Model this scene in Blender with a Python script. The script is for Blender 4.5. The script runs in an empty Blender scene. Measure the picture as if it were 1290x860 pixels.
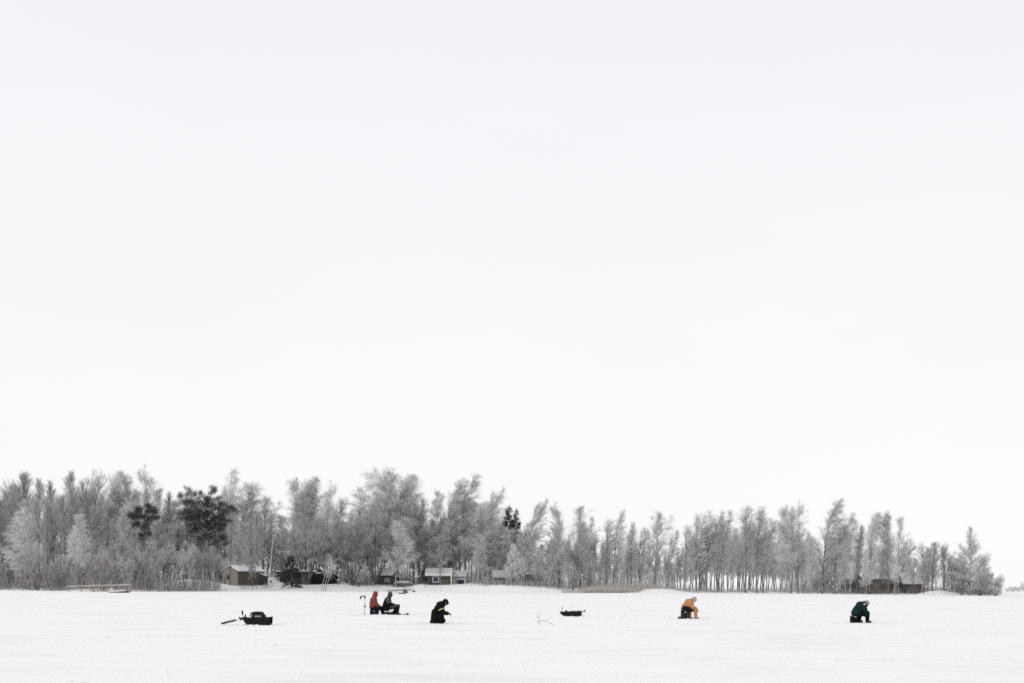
import bpy, math, random
import numpy as np
from mathutils import Vector, Matrix, noise

R = math.radians
scene = bpy.context.scene
COL = scene.collection
rnd = random.Random(7)

# ------------------------------------------------------------------ camera
F = 1254.0           # focal length in photograph pixels (35 mm on full frame, 1290 px wide)
CAMH = 1.6
def hor(px): return 734.5 + 0.0062 * (px - 645.0)
cam_d = bpy.data.cameras.new("camera")
cam = bpy.data.objects.new("camera", cam_d); COL.objects.link(cam)
cam.location = (0, 0, CAMH)
cam_d.sensor_width = 36.0; cam_d.lens = 36.0 * F / 1290.0
cam_d.shift_y = (734.5 - 430.0) / 1290.0
cam_d.clip_start = 0.5; cam_d.clip_end = 6000
cam.rotation_euler = (Matrix.Rotation(R(90), 4, 'X') @ Matrix.Rotation(0.0062, 4, 'Z')).to_euler()
scene.camera = cam

def wx(px, Y): return (px - 645.0) / F * Y
def wz(px, py, Y): return CAMH - (py - hor(px)) / F * Y

# ------------------------------------------------------------------ tagging
def tag(o, label=None, cat=None, group=None, kind=None):
    if label: o['label'] = label
    if cat: o['category'] = cat
    if group: o['group'] = group
    if kind: o['kind'] = kind
    return o
def empty(name, loc=(0, 0, 0), rz=0.0):
    o = bpy.data.objects.new(name, None); COL.objects.link(o)
    o.empty_display_size = 0.2
    o.location = loc; o.rotation_euler = (0, 0, rz)
    return o
def thing(name, label, cat, loc=(0, 0, 0), rz=0.0, group=None):
    return tag(empty(name, loc, rz), label, cat, group)

# ------------------------------------------------------------------ materials
def mat(name, col, rough=0.75, var=0.0, scale=4.0, col2=None, bump=0.0, bscale=20.0, stretch=(1, 1, 1), spec=0.3, metal=0.0):
    m = bpy.data.materials.new(name); m.use_nodes = True
    nt = m.node_tree; b = nt.nodes['Principled BSDF']
    b.inputs['Roughness'].default_value = rough
    b.inputs['Specular IOR Level'].default_value = spec
    b.inputs['Metallic'].default_value = metal
    c = (*col, 1.0)
    b.inputs['Base Color'].default_value = c
    tc = nt.nodes.new('ShaderNodeTexCoord'); mp = nt.nodes.new('ShaderNodeMapping')
    mp.inputs['Scale'].default_value = stretch
    nt.links.new(tc.outputs['Object'], mp.inputs['Vector'])
    if col2 is not None or var > 0:
        n = nt.nodes.new('ShaderNodeTexNoise'); n.inputs['Scale'].default_value = scale
        n.inputs['Detail'].default_value = 5; n.inputs['Roughness'].default_value = 0.65
        nt.links.new(mp.outputs['Vector'], n.inputs['Vector'])
        rp = nt.nodes.new('ShaderNodeValToRGB')
        c2 = (*col2, 1.0) if col2 is not None else tuple(min(1, x * (1 + var)) for x in col) + (1.0,)
        c1 = c if col2 is not None else tuple(x * (1 - var) for x in col) + (1.0,)
        rp.color_ramp.elements[0].color = c1; rp.color_ramp.elements[0].position = 0.35
        rp.color_ramp.elements[1].color = c2; rp.color_ramp.elements[1].position = 0.65
        nt.links.new(n.outputs['Fac'], rp.inputs['Fac'])
        nt.links.new(rp.outputs['Color'], b.inputs['Base Color'])
    if bump > 0:
        n2 = nt.nodes.new('ShaderNodeTexNoise'); n2.inputs['Scale'].default_value = bscale
        n2.inputs['Detail'].default_value = 6
        nt.links.new(mp.outputs['Vector'], n2.inputs['Vector'])
        bp = nt.nodes.new('ShaderNodeBump'); bp.inputs['Strength'].default_value = 1.0
        bp.inputs['Distance'].default_value = bump
        nt.links.new(n2.outputs['Fac'], bp.inputs['Height'])
        nt.links.new(bp.outputs['Normal'], b.inputs['Normal'])
    return m

def twig_mat(name, dark, frost, bias=0.5, spread=0.3):
    """twigs: every sliver has its own amount of hoar frost; every tree its own overall amount"""
    m = bpy.data.materials.new(name); m.use_nodes = True
    nt = m.node_tree; b = nt.nodes['Principled BSDF']
    b.inputs['Roughness'].default_value = 0.9; b.inputs['Specular IOR Level'].default_value = 0.1
    g = nt.nodes.new('ShaderNodeNewGeometry'); oi = nt.nodes.new('ShaderNodeObjectInfo')
    mx = nt.nodes.new('ShaderNodeMath'); mx.operation = 'MULTIPLY_ADD'
    nt.links.new(oi.outputs['Random'], mx.inputs[0]); mx.inputs[1].default_value = spread; mx.inputs[2].default_value = -spread / 2
    ad = nt.nodes.new('ShaderNodeMath'); ad.operation = 'ADD'
    nt.links.new(g.outputs['Random Per Island'], ad.inputs[0]); nt.links.new(mx.outputs[0], ad.inputs[1])
    rp = nt.nodes.new('ShaderNodeValToRGB')
    rp.color_ramp.elements[0].color = (*dark, 1); rp.color_ramp.elements[0].position = max(0.02, 1 - bias - 0.45)
    rp.color_ramp.elements[1].color = (*frost, 1); rp.color_ramp.elements[1].position = min(0.98, 1 - bias + 0.45)
    nt.links.new(ad.outputs[0], rp.inputs['Fac']); nt.links.new(rp.outputs['Color'], b.inputs['Base Color'])
    return m

M = {}
M['frost'] = twig_mat('frosted twigs', (0.42, 0.415, 0.42), (0.88, 0.88, 0.905), 0.52, 0.5)
M['frost_haze_white'] = twig_mat('frosted and haze pale twigs', (0.62, 0.62, 0.63), (0.92, 0.92, 0.94), 0.6)
M['frost_dark'] = twig_mat('lightly frosted twigs', (0.32, 0.31, 0.305), (0.78, 0.77, 0.77), 0.48, 0.5)
M['brush'] = twig_mat('willow brush twigs', (0.24, 0.225, 0.21), (0.68, 0.66, 0.64), 0.45)
M['needle'] = twig_mat('pine needles', (0.016, 0.019, 0.016), (0.15, 0.156, 0.148), 0.36, 0.1)
M['needle_frost'] = twig_mat('frosted pine needles', (0.02, 0.024, 0.02), (0.30, 0.31, 0.31), 0.4, 0.1)
M['spruce'] = twig_mat('spruce needles', (0.016, 0.018, 0.012), (0.09, 0.088, 0.068), 0.35, 0.1)
M['reed'] = twig_mat('dry reed stalks', (0.40, 0.36, 0.31), (0.82, 0.78, 0.72), 0.5, 0.0)
M['bark'] = mat('dark bark', (0.06, 0.055, 0.05), 0.9, col2=(0.19, 0.18, 0.175), scale=3, stretch=(1, 1, 0.25))
M['birch_bark'] = mat('birch bark', (0.07, 0.065, 0.06), 0.85, col2=(0.40, 0.385, 0.36), scale=2.2, stretch=(1, 1, 1.6))
M['pale_bark'] = mat('pale birch bark', (0.24, 0.22, 0.19), 0.85, col2=(0.50, 0.47, 0.43), scale=2.2, stretch=(1, 1, 2))
M['snow_cap'] = mat('roof snow', (0.88, 0.88, 0.89), 0.7, var=0.05, scale=0.8, bump=0.05, bscale=1.5)
M['frost_roof'] = mat('frosted roof boards', (0.42, 0.42, 0.43), 0.8, col2=(0.66, 0.66, 0.68), scale=1.6, stretch=(3, 0.5, 1))
M['beige'] = mat('weathered beige boards', (0.20, 0.187, 0.158), 0.85, col2=(0.33, 0.31, 0.265), scale=1.5, stretch=(4, 4, 0.3), bump=0.02, bscale=6)
M['brown'] = mat('brown boards', (0.085, 0.073, 0.06), 0.85, col2=(0.15, 0.13, 0.11), scale=2, stretch=(5, 5, 0.3), bump=0.02, bscale=6)
M['darkwood'] = mat('dark tarred boards', (0.036, 0.033, 0.032), 0.85, col2=(0.13, 0.12, 0.115), scale=2, stretch=(5, 5, 0.3), bump=0.02, bscale=6)
M['greywood'] = mat('grey weathered wood', (0.22, 0.20, 0.175), 0.85, col2=(0.42, 0.39, 0.34), scale=2, stretch=(0.4, 3, 3))
M['whitepaint'] = mat('white paint', (0.75, 0.75, 0.74), 0.6, var=0.06, scale=2)
M['weathered'] = mat('grey brown boards', (0.09, 0.085, 0.082), 0.85, col2=(0.21, 0.20, 0.195), scale=2, stretch=(5, 5, 0.3), bump=0.02, bscale=6)
M['olive'] = mat('olive board', (0.13, 0.135, 0.10), 0.8, var=0.2, scale=3)
M['bluedoor'] = mat('dark blue paint', (0.035, 0.045, 0.08), 0.6, var=0.2, scale=3)
M['glass'] = mat('dark window glass', (0.02, 0.022, 0.025), 0.12, spec=0.5)
M['metal'] = mat('galvanised steel', (0.30, 0.30, 0.31), 0.45, metal=0.6, var=0.15, scale=5)
M['darkmetal'] = mat('dark steel', (0.015, 0.015, 0.016), 0.6, spec=.2, var=0.3, scale=6)
M['rubber'] = mat('black rubber', (0.018, 0.018, 0.018), 0.8)
M['blackplastic'] = mat('black polyethylene', (0.009, 0.009, 0.011), 0.6, var=0.2, scale=5, spec=.15)
M['blackcloth'] = mat('black cloth', (0.007, 0.007, 0.0075), 0.9, spec=.08, var=0.3, scale=12, bump=0.006, bscale=14)
M['tarp'] = mat('dark tarpaulin', (0.012, 0.0125, 0.012), 0.75, spec=.15, var=0.4, scale=3, bump=0.05, bscale=3)
M['greycloth'] = mat('grey cloth', (0.05, 0.052, 0.055), 0.85, var=0.3, scale=10, bump=0.006, bscale=14)
M['lightcloth'] = mat('pale grey cloth', (0.34, 0.35, 0.35), 0.85, var=0.15, scale=10)
M['red'] = mat('faded red cloth', (0.205, 0.052, 0.04), 0.85, var=0.2, scale=7, bump=0.008, bscale=12)
M['orange'] = mat('orange work cloth', (0.45, 0.205, 0.082), 0.85, var=0.15, scale=7, bump=0.008, bscale=12)
M['green'] = mat('dark green cloth', (0.007, 0.024, 0.023), 0.85, spec=.1, var=0.3, scale=7, bump=0.008, bscale=12)
M['navy'] = mat('navy cloth', (0.009, 0.009, 0.018), 0.9, spec=.08, var=0.3, scale=9, bump=0.006, bscale=14)
M['hivis'] = mat('yellow reflective band', (0.60, 0.63, 0.28), 0.6)
M['beigecloth'] = mat('beige wool', (0.33, 0.28, 0.235), 0.9, var=0.2, scale=20)
M['fur'] = mat('grey fur', (0.15, 0.145, 0.14), 0.95, col2=(0.62, 0.60, 0.57), scale=16)
M['skin'] = mat('skin', (0.52, 0.30, 0.22), 0.55, var=0.06, scale=8)
M['eye'] = mat('dark eye', (0.02, 0.015, 0.012), 0.2)
M['yellow'] = mat('pale yellow paint', (0.62, 0.57, 0.30), 0.5)
M['redbrown'] = mat('red brown board', (0.13, 0.05, 0.045), 0.75, var=0.2, scale=5)
M['twig'] = mat('dry twig', (0.36, 0.35, 0.34), 0.9, var=0.3, scale=8)

# snow: white, faint grey streaks in the colour imitating shade in drift dents, fine bump
def snow_mat():
    m = bpy.data.materials.new('wind packed snow'); m.use_nodes = True
    nt = m.node_tree; b = nt.nodes['Principled BSDF']
    b.inputs['Roughness'].default_value = 0.65; b.inputs['Specular IOR Level'].default_value = 0.15
    tc = nt.nodes.new('ShaderNodeTexCoord')
    def nz(scale, stretch, detail=5):
        mp = nt.nodes.new('ShaderNodeMapping'); mp.inputs['Scale'].default_value = stretch
        nt.links.new(tc.outputs['Object'], mp.inputs['Vector'])
        n = nt.nodes.new('ShaderNodeTexNoise'); n.inputs['Scale'].default_value = scale; n.inputs['Detail'].default_value = detail
        nt.links.new(mp.outputs['Vector'], n.inputs['Vector']); return n
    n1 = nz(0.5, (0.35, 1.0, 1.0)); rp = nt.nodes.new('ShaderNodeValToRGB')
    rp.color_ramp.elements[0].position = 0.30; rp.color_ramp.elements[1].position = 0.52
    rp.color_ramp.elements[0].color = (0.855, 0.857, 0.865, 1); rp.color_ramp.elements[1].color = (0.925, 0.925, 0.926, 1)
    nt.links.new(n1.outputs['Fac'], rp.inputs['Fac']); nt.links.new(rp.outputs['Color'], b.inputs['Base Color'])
    n2 = nz(0.8, (0.4, 1.0, 1.0), 4); n3 = nz(7.0, (0.6, 1.0, 1.0), 4)
    mm = nt.nodes.new('ShaderNodeMath'); mm.operation = 'MULTIPLY_ADD'; mm.inputs[1].default_value = 0.04
    nt.links.new(n3.outputs['Fac'], mm.inputs[0]); nt.links.new(n2.outputs['Fac'], mm.inputs[2])
    bp = nt.nodes.new('ShaderNodeBump'); bp.inputs['Strength'].default_value = 1.0; bp.inputs['Distance'].default_value = 0.07
    nt.links.new(mm.outputs[0], bp.inputs['Height']); nt.links.new(bp.outputs['Normal'], b.inputs['Normal'])
    return m
M['snow'] = snow_mat()

# ------------------------------------------------------------------ mesh building
class MB:
    def __init__(s): s.v = []; s.f = []
    def add(s, vs, fs):
        o = len(s.v); s.v.extend([tuple(map(float, v)) for v in vs]); s.f.extend([tuple(i + o for i in f) for f in fs]); return s
    def box(s, x0, x1, y0, y1, z0, z1, M_=None):
        vs = [(x, y, z) for z in (z0, z1) for y in (y0, y1) for x in (x0, x1)]
        if M_ is not None: vs = [tuple(M_ @ Vector(v)) for v in vs]
        return s.add(vs, [(0, 2, 3, 1), (4, 5, 7, 6), (0, 1, 5, 4), (2, 6, 7, 3), (0, 4, 6, 2), (1, 3, 7, 5)])
    def bevbox(s, x0, x1, y0, y1, z0, z1, b):
        """box with chamfered vertical edges and chamfered top and bottom rims"""
        def ring(i, z):
            return [(x0 + b + i, y0 + i, z), (x1 - b - i, y0 + i, z), (x1 - i, y0 + b + i, z), (x1 - i, y1 - b - i, z),
                    (x1 - b - i, y1 - i, z), (x0 + b + i, y1 - i, z), (x0 + i, y1 - b - i, z), (x0 + i, y0 + b + i, z)]
        h = b * 0.6
        return s.loft([ring(h, z0), ring(0, z0 + h), ring(0, z1 - h), ring(h, z1)])
    def loft(s, rings, cap=True):
        n = len(rings[0]); vs = [p for r in rings for p in r]; fs = []
        for i in range(len(rings) - 1):
            for k in range(n):
                a = i * n + k; b2 = i * n + (k + 1) % n
                fs.append((a, b2, b2 + n, a + n))
        if cap: fs.append(tuple(range(n))[::-1]); fs.append(tuple(range((len(rings) - 1) * n, len(rings) * n)))
        return s.add(vs, fs)
    def tube(s, pts, rad, n=8):
        pts = [Vector(p) for p in pts]
        if not hasattr(rad, '__len__'): rad = [rad] * len(pts)
        rings = []
        for i, p in enumerate(pts):
            d = (pts[min(i + 1, len(pts) - 1)] - pts[max(i - 1, 0)]).normalized()
            u = d.cross(Vector((0.3, 1, 0.2))); u = u.normalized() if u.length > 1e-4 else d.orthogonal().normalized()
            w = d.cross(u)
            rings.append([tuple(p + (u * math.cos(2 * math.pi * k / n) + w * math.sin(2 * math.pi * k / n)) * rad[i]) for k in range(n)])
        return s.loft(rings)
    def ell(s, c, r, rot=None, nu=16, nv=10):
        c = Vector(c); vs = []; fs = []
        for j in range(1, nv):
            a = math.pi * j / nv
            for i in range(nu):
                t = 2 * math.pi * i / nu
                p = Vector((r[0] * math.sin(a) * math.cos(t), r[1] * math.sin(a) * math.sin(t), r[2] * math.cos(a)))
                vs.append(c + (rot @ p if rot is not None else p))
        top = Vector((0, 0, r[2])); 
        if rot is not None: top = rot @ top
        vs.append(c + top); vs.append(c - top)
        for j in range(nv - 2):
            for i in range(nu):
                fs.append((j * nu + i, (j + 1) * nu + i, (j + 1) * nu + (i + 1) % nu, j * nu + (i + 1) % nu))
        T = len(vs) - 2
        for i in range(nu):
            fs.append((T, i, (i + 1) % nu)); fs.append((T + 1, (nv - 2) * nu + (i + 1) % nu, (nv - 2) * nu + i))
        return s.add(vs, fs)
    def cap(s, a, b, ra, rb=None):
        """tapered capsule"""
        rb = ra if rb is None else rb
        s.ell(a, (ra,) * 3); s.ell(b, (rb,) * 3); return s.tube([a, b], [ra, rb], 16)
    def chain(s, pts, rads):
        for i in range(len(pts) - 1): s.cap(pts[i], pts[i + 1], rads[i], rads[i + 1])
        return s
    def build(s, name, m, parent=None, smooth=False):
        me = bpy.data.meshes.new(name); me.from_pydata(s.v, [], s.f); me.validate(); me.update()
        if smooth: me.shade_smooth()
        me.materials.append(m)
        o = bpy.data.objects.new(name, me); COL.objects.link(o)
        if parent is not None: o.parent = parent
        return o
    def fuse(s, name, m, parent=None, voxel=0.014, it=6):
        """one continuous skin round all the shapes collected so far"""
        o = s.build('tmp', m)
        md = o.modifiers.new('r', 'REMESH'); md.mode = 'VOXEL'; md.voxel_size = voxel
        sm = o.modifiers.new('s', 'SMOOTH'); sm.iterations = it; sm.factor = 0.5
        dg = bpy.context.evaluated_depsgraph_get(); dg.update()
        me = bpy.data.meshes.new_from_object(o.evaluated_get(dg))
        old = o.data; bpy.data.objects.remove(o); bpy.data.meshes.remove(old)
        me.name = name; me.materials.clear(); me.materials.append(m); me.shade_smooth()
        q = bpy.data.objects.new(name, me); COL.objects.link(q)
        if parent is not None: q.parent = parent
        return q

def np_mesh(name, V, T, m):
    me = bpy.data.meshes.new(name); V = np.asarray(V, dtype=np.float32); T = np.asarray(T, dtype=np.int32)
    me.vertices.add(len(V)); me.vertices.foreach_set('co', V.ravel())
    me.loops.add(T.size); me.loops.foreach_set('vertex_index', T.ravel())
    me.polygons.add(len(T)); me.polygons.foreach_set('loop_start', np.arange(0, T.size, 3, dtype=np.int32))
    me.update(calc_edges=True); me.materials.append(m)
    return me

def slivers(base, d, L, rad, droop):
    """three-sided bent tapering twigs, vectorised -> verts, tris"""
    n = len(base)
    u = np.cross(d, np.array([0.37, 0.61, 0.2])); u /= np.linalg.norm(u, axis=1, keepdims=True) + 1e-9
    w = np.cross(d, u); L = L[:, None]; rad = rad[:, None]
    def pt(t):
        p = base + d * L * t; p[:, 2] -= (droop * L[:, 0]) * t * t; return p
    V = np.zeros((n, 7, 3)); p1 = pt(0.55)
    for k in range(3):
        a = 2 * math.pi * k / 3; off = u * math.cos(a) + w * math.sin(a)
        V[:, k] = base + off * rad; V[:, 3 + k] = p1 + off * rad * 0.7
    V[:, 6] = pt(1.0)
    tri = []
    for k in range(3):
        k2 = (k + 1) % 3
        tri += [(k, k2, 3 + k2), (k, 3 + k2, 3 + k), (3 + k, 3 + k2, 6)]
    T = (np.arange(n) * 7)[:, None, None] + np.array(tri)[None]
    return V.reshape(-1, 3), T.reshape(-1, 3)

def tubes_tri(paths, n=5):
    """list of (pts (k,3), radii (k)) -> verts, tris"""
    VV = []; TT = []; o = 0
    for P, r in paths:
        P = np.asarray(P, float); k = len(P)
        d = np.gradient(P, axis=0); d /= np.linalg.norm(d, axis=1, keepdims=True) + 1e-9
        u = np.cross(d, np.array([0.3, 0.9, 0.15])); u /= np.linalg.norm(u, axis=1, keepdims=True) + 1e-9
        w = np.cross(d, u); a = 2 * np.pi * np.arange(n) / n
        V = P[:, None] + (u[:, None] * np.cos(a)[None, :, None] + w[:, None] * np.sin(a)[None, :, None]) * np.asarray(r)[:, None, None]
        VV.append(V.reshape(-1, 3))
        for i in range(k - 1):
            for j in range(n):
                p = o + i * n + j; q = o + i * n + (j + 1) % n
                TT += [(p, q, q + n), (p, q + n, p + n)]
        o += k * n
    return np.concatenate(VV), np.array(TT)

def norm(a): return a / (np.linalg.norm(a, axis=-1, keepdims=True) + 1e-9)
# ------------------------------------------------------------------ terrain
SH = [(-400, 172), (0, 166), (100, 152), (170, 150), (250, 163), (340, 178), (450, 178), (600, 178), (700, 178), (800, 184), (850, 194), (950, 203),
      (1050, 194), (1150, 190), (1230, 176), (1258, 172), (1266, 230), (1272, 380), (1290, 400), (1800, 420)]
LH = [(-400, 0.3), (0, 0.3), (190, 0.35), (250, 0.6), (300, 0.85), (345, 1.15), (420, 1.2), (600, 1.25), (650, 1.1), (700, 0.85), (800, 0.65), (900, 0.25), (1050, 0.35), (1150, 0.4), (1250, 0.3), (1290, 0.2), (1800, 0.2)]
sh_a = np.array([(p - 645) / F for p, _ in SH]); sh_y = np.array([y for _, y in SH], float)
lh_y = np.array([y for _, y in LH], float); lh_a = np.array([(p - 645) / F for p, _ in LH])
MOUNDS = []
def mound(px, Y, h, sx, sy): MOUNDS.append((wx(px, Y), Y, h, sx, sy))
mound(822, 190, 0.75, 3.6, 4.0); mound(803, 189, 0.45, 2.4, 3.0); mound(845, 193, 0.5, 3.2, 4.0)
mound(1183, 182, 0.62, 2.6, 3.0); mound(1200, 184, 0.35, 3.5, 3.0); mound(1172, 183, 0.3, 2.0, 2.5)
mound(368, 178, 0.55, 2.2, 3.0); mound(352, 184, 0.5, 2.0, 3.0); mound(430, 186, 0.45, 2.5, 3.0)
mound(600, 190, 0.40, 3.0, 3.5); mound(529, 186, 0.45, 1.6, 3.0); mound(650, 186, 0.3, 4.0, 3.0)
mound(690, 186, 0.25, 2.5, 3.0)
mound(220, 178, 0.8, 3.6, 4.0); mound(240, 180, 0.9, 3.8, 4.0); mound(262, 177, 0.8, 3.4, 4.0); mound(452, 199, 0.9, 4.5, 4.0)
def ground(X, Y):
    if Y < 5: return 0.0
    a = X / Y
    ys = float(np.interp(a, sh_a, sh_y)); t = (Y - ys) / 11.0
    z = 0.0
    if Y > 100:
        ys += 5.0 * noise.noise((X * 0.07, 3.1, 0.2)) + 2.2 * noise.noise((X * 0.25, 9.1, 0.2)); t = (Y - ys) / 9.0
        if t > 0:
            s = min(1, t); s = s * s * (3 - 2 * s)
            z += s * float(np.interp(a, lh_a, lh_y)) + s * 0.12 * noise.noise((X * 0.2, Y * 0.2, 1.0))
            z -= 0.006 * max(0, Y - 260) if Y < 340 else 0.006 * 80
        for mx, my, h, sx, sy in MOUNDS:
            q = ((X - mx) / sx) ** 2 + ((Y - my) / sy) ** 2
            if q < 9: z += h * math.exp(-q)
    z = max(z, 0.0) if Y > 100 else z
    z += 0.06 * noise.noise((X * 0.10, Y * 0.24, 0)) + 0.035 * noise.noise((X * 0.35 + 5, Y * 0.8, 2.0)) + (0.018 * noise.noise((X * 1.1, Y * 2.3, 4.0)) if Y < 120 else 0)
    return z

ys_ = [-80.0, -30.0, -5.0, 3.0]; y = 6.0
while y < 2200:
    ys_.append(y); y *= (1.0075 if 12 < y < 75 else 1.012) if y < 240 else 1.06
nu = 480
V = np.zeros((len(ys_), nu, 3)); 
for i, Y in enumerate(ys_):
    hw = 0.85 * max(Y, 0) + 45
    for j in range(nu):
        u = 2 * j / (nu - 1) - 1; X = hw * (0.72 * u + 0.28 * u ** 3)
        V[i, j] = (X, Y, ground(X, Y))
idx = np.arange(len(ys_) * nu).reshape(len(ys_), nu)
a, b, c, d = idx[:-1, :-1], idx[:-1, 1:], idx[1:, 1:], idx[1:, :-1]
T = np.concatenate([np.stack([a, b, c], -1).reshape(-1, 3), np.stack([a, c, d], -1).reshape(-1, 3)])
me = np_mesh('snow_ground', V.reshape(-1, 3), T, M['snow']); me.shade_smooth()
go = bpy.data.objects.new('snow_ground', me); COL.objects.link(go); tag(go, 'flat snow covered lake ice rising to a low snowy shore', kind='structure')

# ------------------------------------------------------------------ tree growth
QT, QR = 3.4, 0.52
def tree_data(seed, H=18.0, cb=0.25, spread=3.0, prof='cone', el=(45, 72), droop=0.25, bend=0.0, nprim=44, nsub=420, ntwig=3600,
              tl=0.9, tr=0.016, stems=1, splay=0.0, r0=0.16, wind=0.10, curl=0.1, subf=0.45, up=0.0):
    ntwig = int(ntwig * QT); nsub = int(nsub * 1.25) if QT > 1 else nsub; tl = tl * (0.72 if QT > 1 else 1); tr = tr * QR
    g = np.random.default_rng(seed); paths = []; prims = []
    for st in range(stems):
        az0 = g.uniform(0, 6.283) if stems > 1 else 0
        az0 = 6.283 * (st + g.uniform(-.25, .25)) / stems; sp = splay * g.uniform(0.5, 1.1) if stems > 1 else 0
        Hs = H * (1 if st == 0 else g.uniform(0.75, 1.0)); t = np.linspace(0, 1, 12)
        ph = g.uniform(0, 6.28, 4)
        P = np.stack([bend * t ** 2.4 + sp * math.cos(az0) * t ** 0.8 + 0.012 * H * (np.sin(5 * t + ph[0]) - math.sin(ph[0])) * t ** 0.5,
                      sp * math.sin(az0) * t ** 0.8 + 0.012 * H * (np.sin(4 * t + ph[1]) - math.sin(ph[1])) * t ** 0.5,
                      Hs * (t - 0.5 * abs(bend) / H * 0.25 * t ** 4)], 1)
        P[0, 2] = -0.6
        rr = r0 * (1 - 0.93 * t) * (1.0 if stems == 1 else 0.75); rr[0] *= 1.25
        paths.append((P, rr))
        npm = max(6, nprim // stems)
        for i in range(npm):
            s = (i + g.uniform(0, 1)) / npm
            s = s ** 0.85; tt = cb + (0.985 - cb) * s
            b0 = np.array([np.interp(tt, t, P[:, k]) for k in range(3)])
            if prof == 'cone': pf = 1.5 * (s + 0.25) ** 0.3 * (1.03 - s) ** 0.7
            elif prof == 'round': pf = 1.35 * (s + 0.08) ** 0.5 * (1.03 - s) ** 0.38
            elif prof == 'lone': pf = 1.08 * (1.04 - s) ** 0.8
            elif prof == 'spruce': pf = (1.03 - s) ** 0.9
            elif prof == 'column': pf = 1.15 * (s + 0.1) ** 0.25 * (1.02 - s) ** 0.4
            else: pf = 1.0
            L = spread * pf * g.uniform(0.4, 1.3) + 0.25; L = min(L, (Hs * 1.03 - b0[2]) * 1.05 + 0.4)
            az = i * 2.399963 + g.uniform(-.5, .5) + st
            e = R(el[0] + (el[1] - el[0]) * s + g.uniform(-9, 9))
            dv = np.array([math.cos(az) * math.cos(e) + wind, math.sin(az) * math.cos(e), math.sin(e)])
            pts = [b0]; cur = dv / np.linalg.norm(dv); nst = 5
            for k in range(nst):
                pts.append(pts[-1] + cur * L / nst)
                cur = cur + np.array([wind * 0.35, 0, curl - (droop + curl) * (k / nst) * 1.1]) * 0.5 + g.normal(0, 0.09, 3)
                cur /= np.linalg.norm(cur)
            pts = np.array(pts); rb = max(0.012, np.interp(tt, t, rr) * 0.55) * min(1, 0.4 + L / spread * 0.5)
            paths.append((pts, rb * (1 - 0.85 * np.linspace(0, 1, nst + 1))))
            prims.append((pts, L))
    PP = np.array([p for p, _ in prims]); LL = np.array([l for _, l in prims])
    pi = g.choice(len(prims), nsub, p=LL / LL.sum()); f = g.uniform(0.12, 1.0, nsub)
    x = f * 5; i0 = np.minimum(x.astype(int), 4); fr = (x - i0)[:, None]
    B = PP[pi, i0] * (1 - fr) + PP[pi, i0 + 1] * fr; D = norm(PP[pi, i0 + 1] - PP[pi, i0])
    rv = norm(g.normal(0, 1, (nsub, 3)))
    D = norm(D * 0.8 + rv * 0.52 + np.array([wind * 0.5, 0, up - 0.1 * droop])); SL = (LL[pi] * subf * (1.15 - f) + 0.35) * g.uniform(0.6, 1.25, nsub)
    Vs, Ts = slivers(B, D, SL, np.full(nsub, tr * 1.5), np.full(nsub, droop * 0.8))
    si = g.choice(nsub, ntwig, p=SL / SL.sum()); ft = g.uniform(0.1, 1.0, ntwig)[:, None]
    b2 = B[si] + D[si] * SL[si][:, None] * ft; b2[:, 2] -= (droop * 0.8 * SL[si]) * ft[:, 0] ** 2
    d2 = norm(D[si] * 0.62 + norm(g.normal(0, 1, (ntwig, 3))) * 0.52 + np.array([wind * 0.6, 0, up - droop * 0.9]))
    tls = tl * g.uniform(0.45, 1.3, ntwig)
    Vt, Tt = slivers(b2, d2, tls, tr * g.uniform(0.6, 1.25, ntwig), np.full(ntwig, droop * 0.8))
    CV = np.concatenate([Vs, Vt]); CT = np.concatenate([Ts, Tt + len(Vs)])
    TV, TT_ = tubes_tri(paths, 5)
    return TV, TT_, CV, CT

PROTO = {}
def proto(key, name, cat, bark, crown, **kw):
    TV, TT_, CV, CT = tree_data(**kw)
    tm = np_mesh('trunk', TV, TT_, M[bark]); cm = np_mesh('crown', CV, CT, M[crown])
    bx = CV[:, 0]
    PROTO[key] = dict(name=name, cat=cat, trunk=tm, crown=cm, H=float(np.percentile(CV[:, 2], 99.9)), bend=float(kw.get('bend', 0)), top=CV[CV[:, 2] > 0.86 * np.percentile(CV[:, 2], 99.9), :2].mean(0))
def mesh_proto(key, name, cat, tm, cm, H): PROTO[key] = dict(name=name, cat=cat, trunk=tm, crown=cm, H=H, bend=1)

# slim birches
for k in range(4):
    proto('slim%d' % k, 'birch_tree', 'birch', 'birch_bark', 'frost', seed=10 + k, cb=(0.14, .2, .18, .24)[k], spread=(5.0, 4.2, 4.8, 5.2)[k], prof='cone', el=(46, 84), droop=0.16, bend=(0.6, 1.0, 0.3, .8)[k], nprim=48, r0=0.15, stems=(1, 1, 2, 1)[k], splay=0.9)
for k in range(3):
    proto('bent%d' % k, 'birch_tree', 'birch', 'birch_bark', 'frost', seed=30 + k, cb=0.14, spread=4.6, prof='cone', el=(48, 82), droop=0.2, bend=(3.2, 2.4, 4.2)[k], nprim=44, wind=0.3, r0=0.15)
# broad weeping birches
for k in range(4):
    proto('broad%d' % k, 'birch_tree', 'birch', 'birch_bark', 'frost', seed=50 + k, cb=(0.12, .18, .16, .2)[k], spread=(5.6, 5.0, 5.4, 4.8)[k], prof='round', el=(42, 82), droop=0.42, bend=(0.5, 1.6, 0.8, .4)[k], nprim=46, nsub=520, ntwig=4600, tl=1.1, r0=0.2, stems=(1, 1, 2, 2)[k], splay=1.6, wind=0.14)
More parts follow.
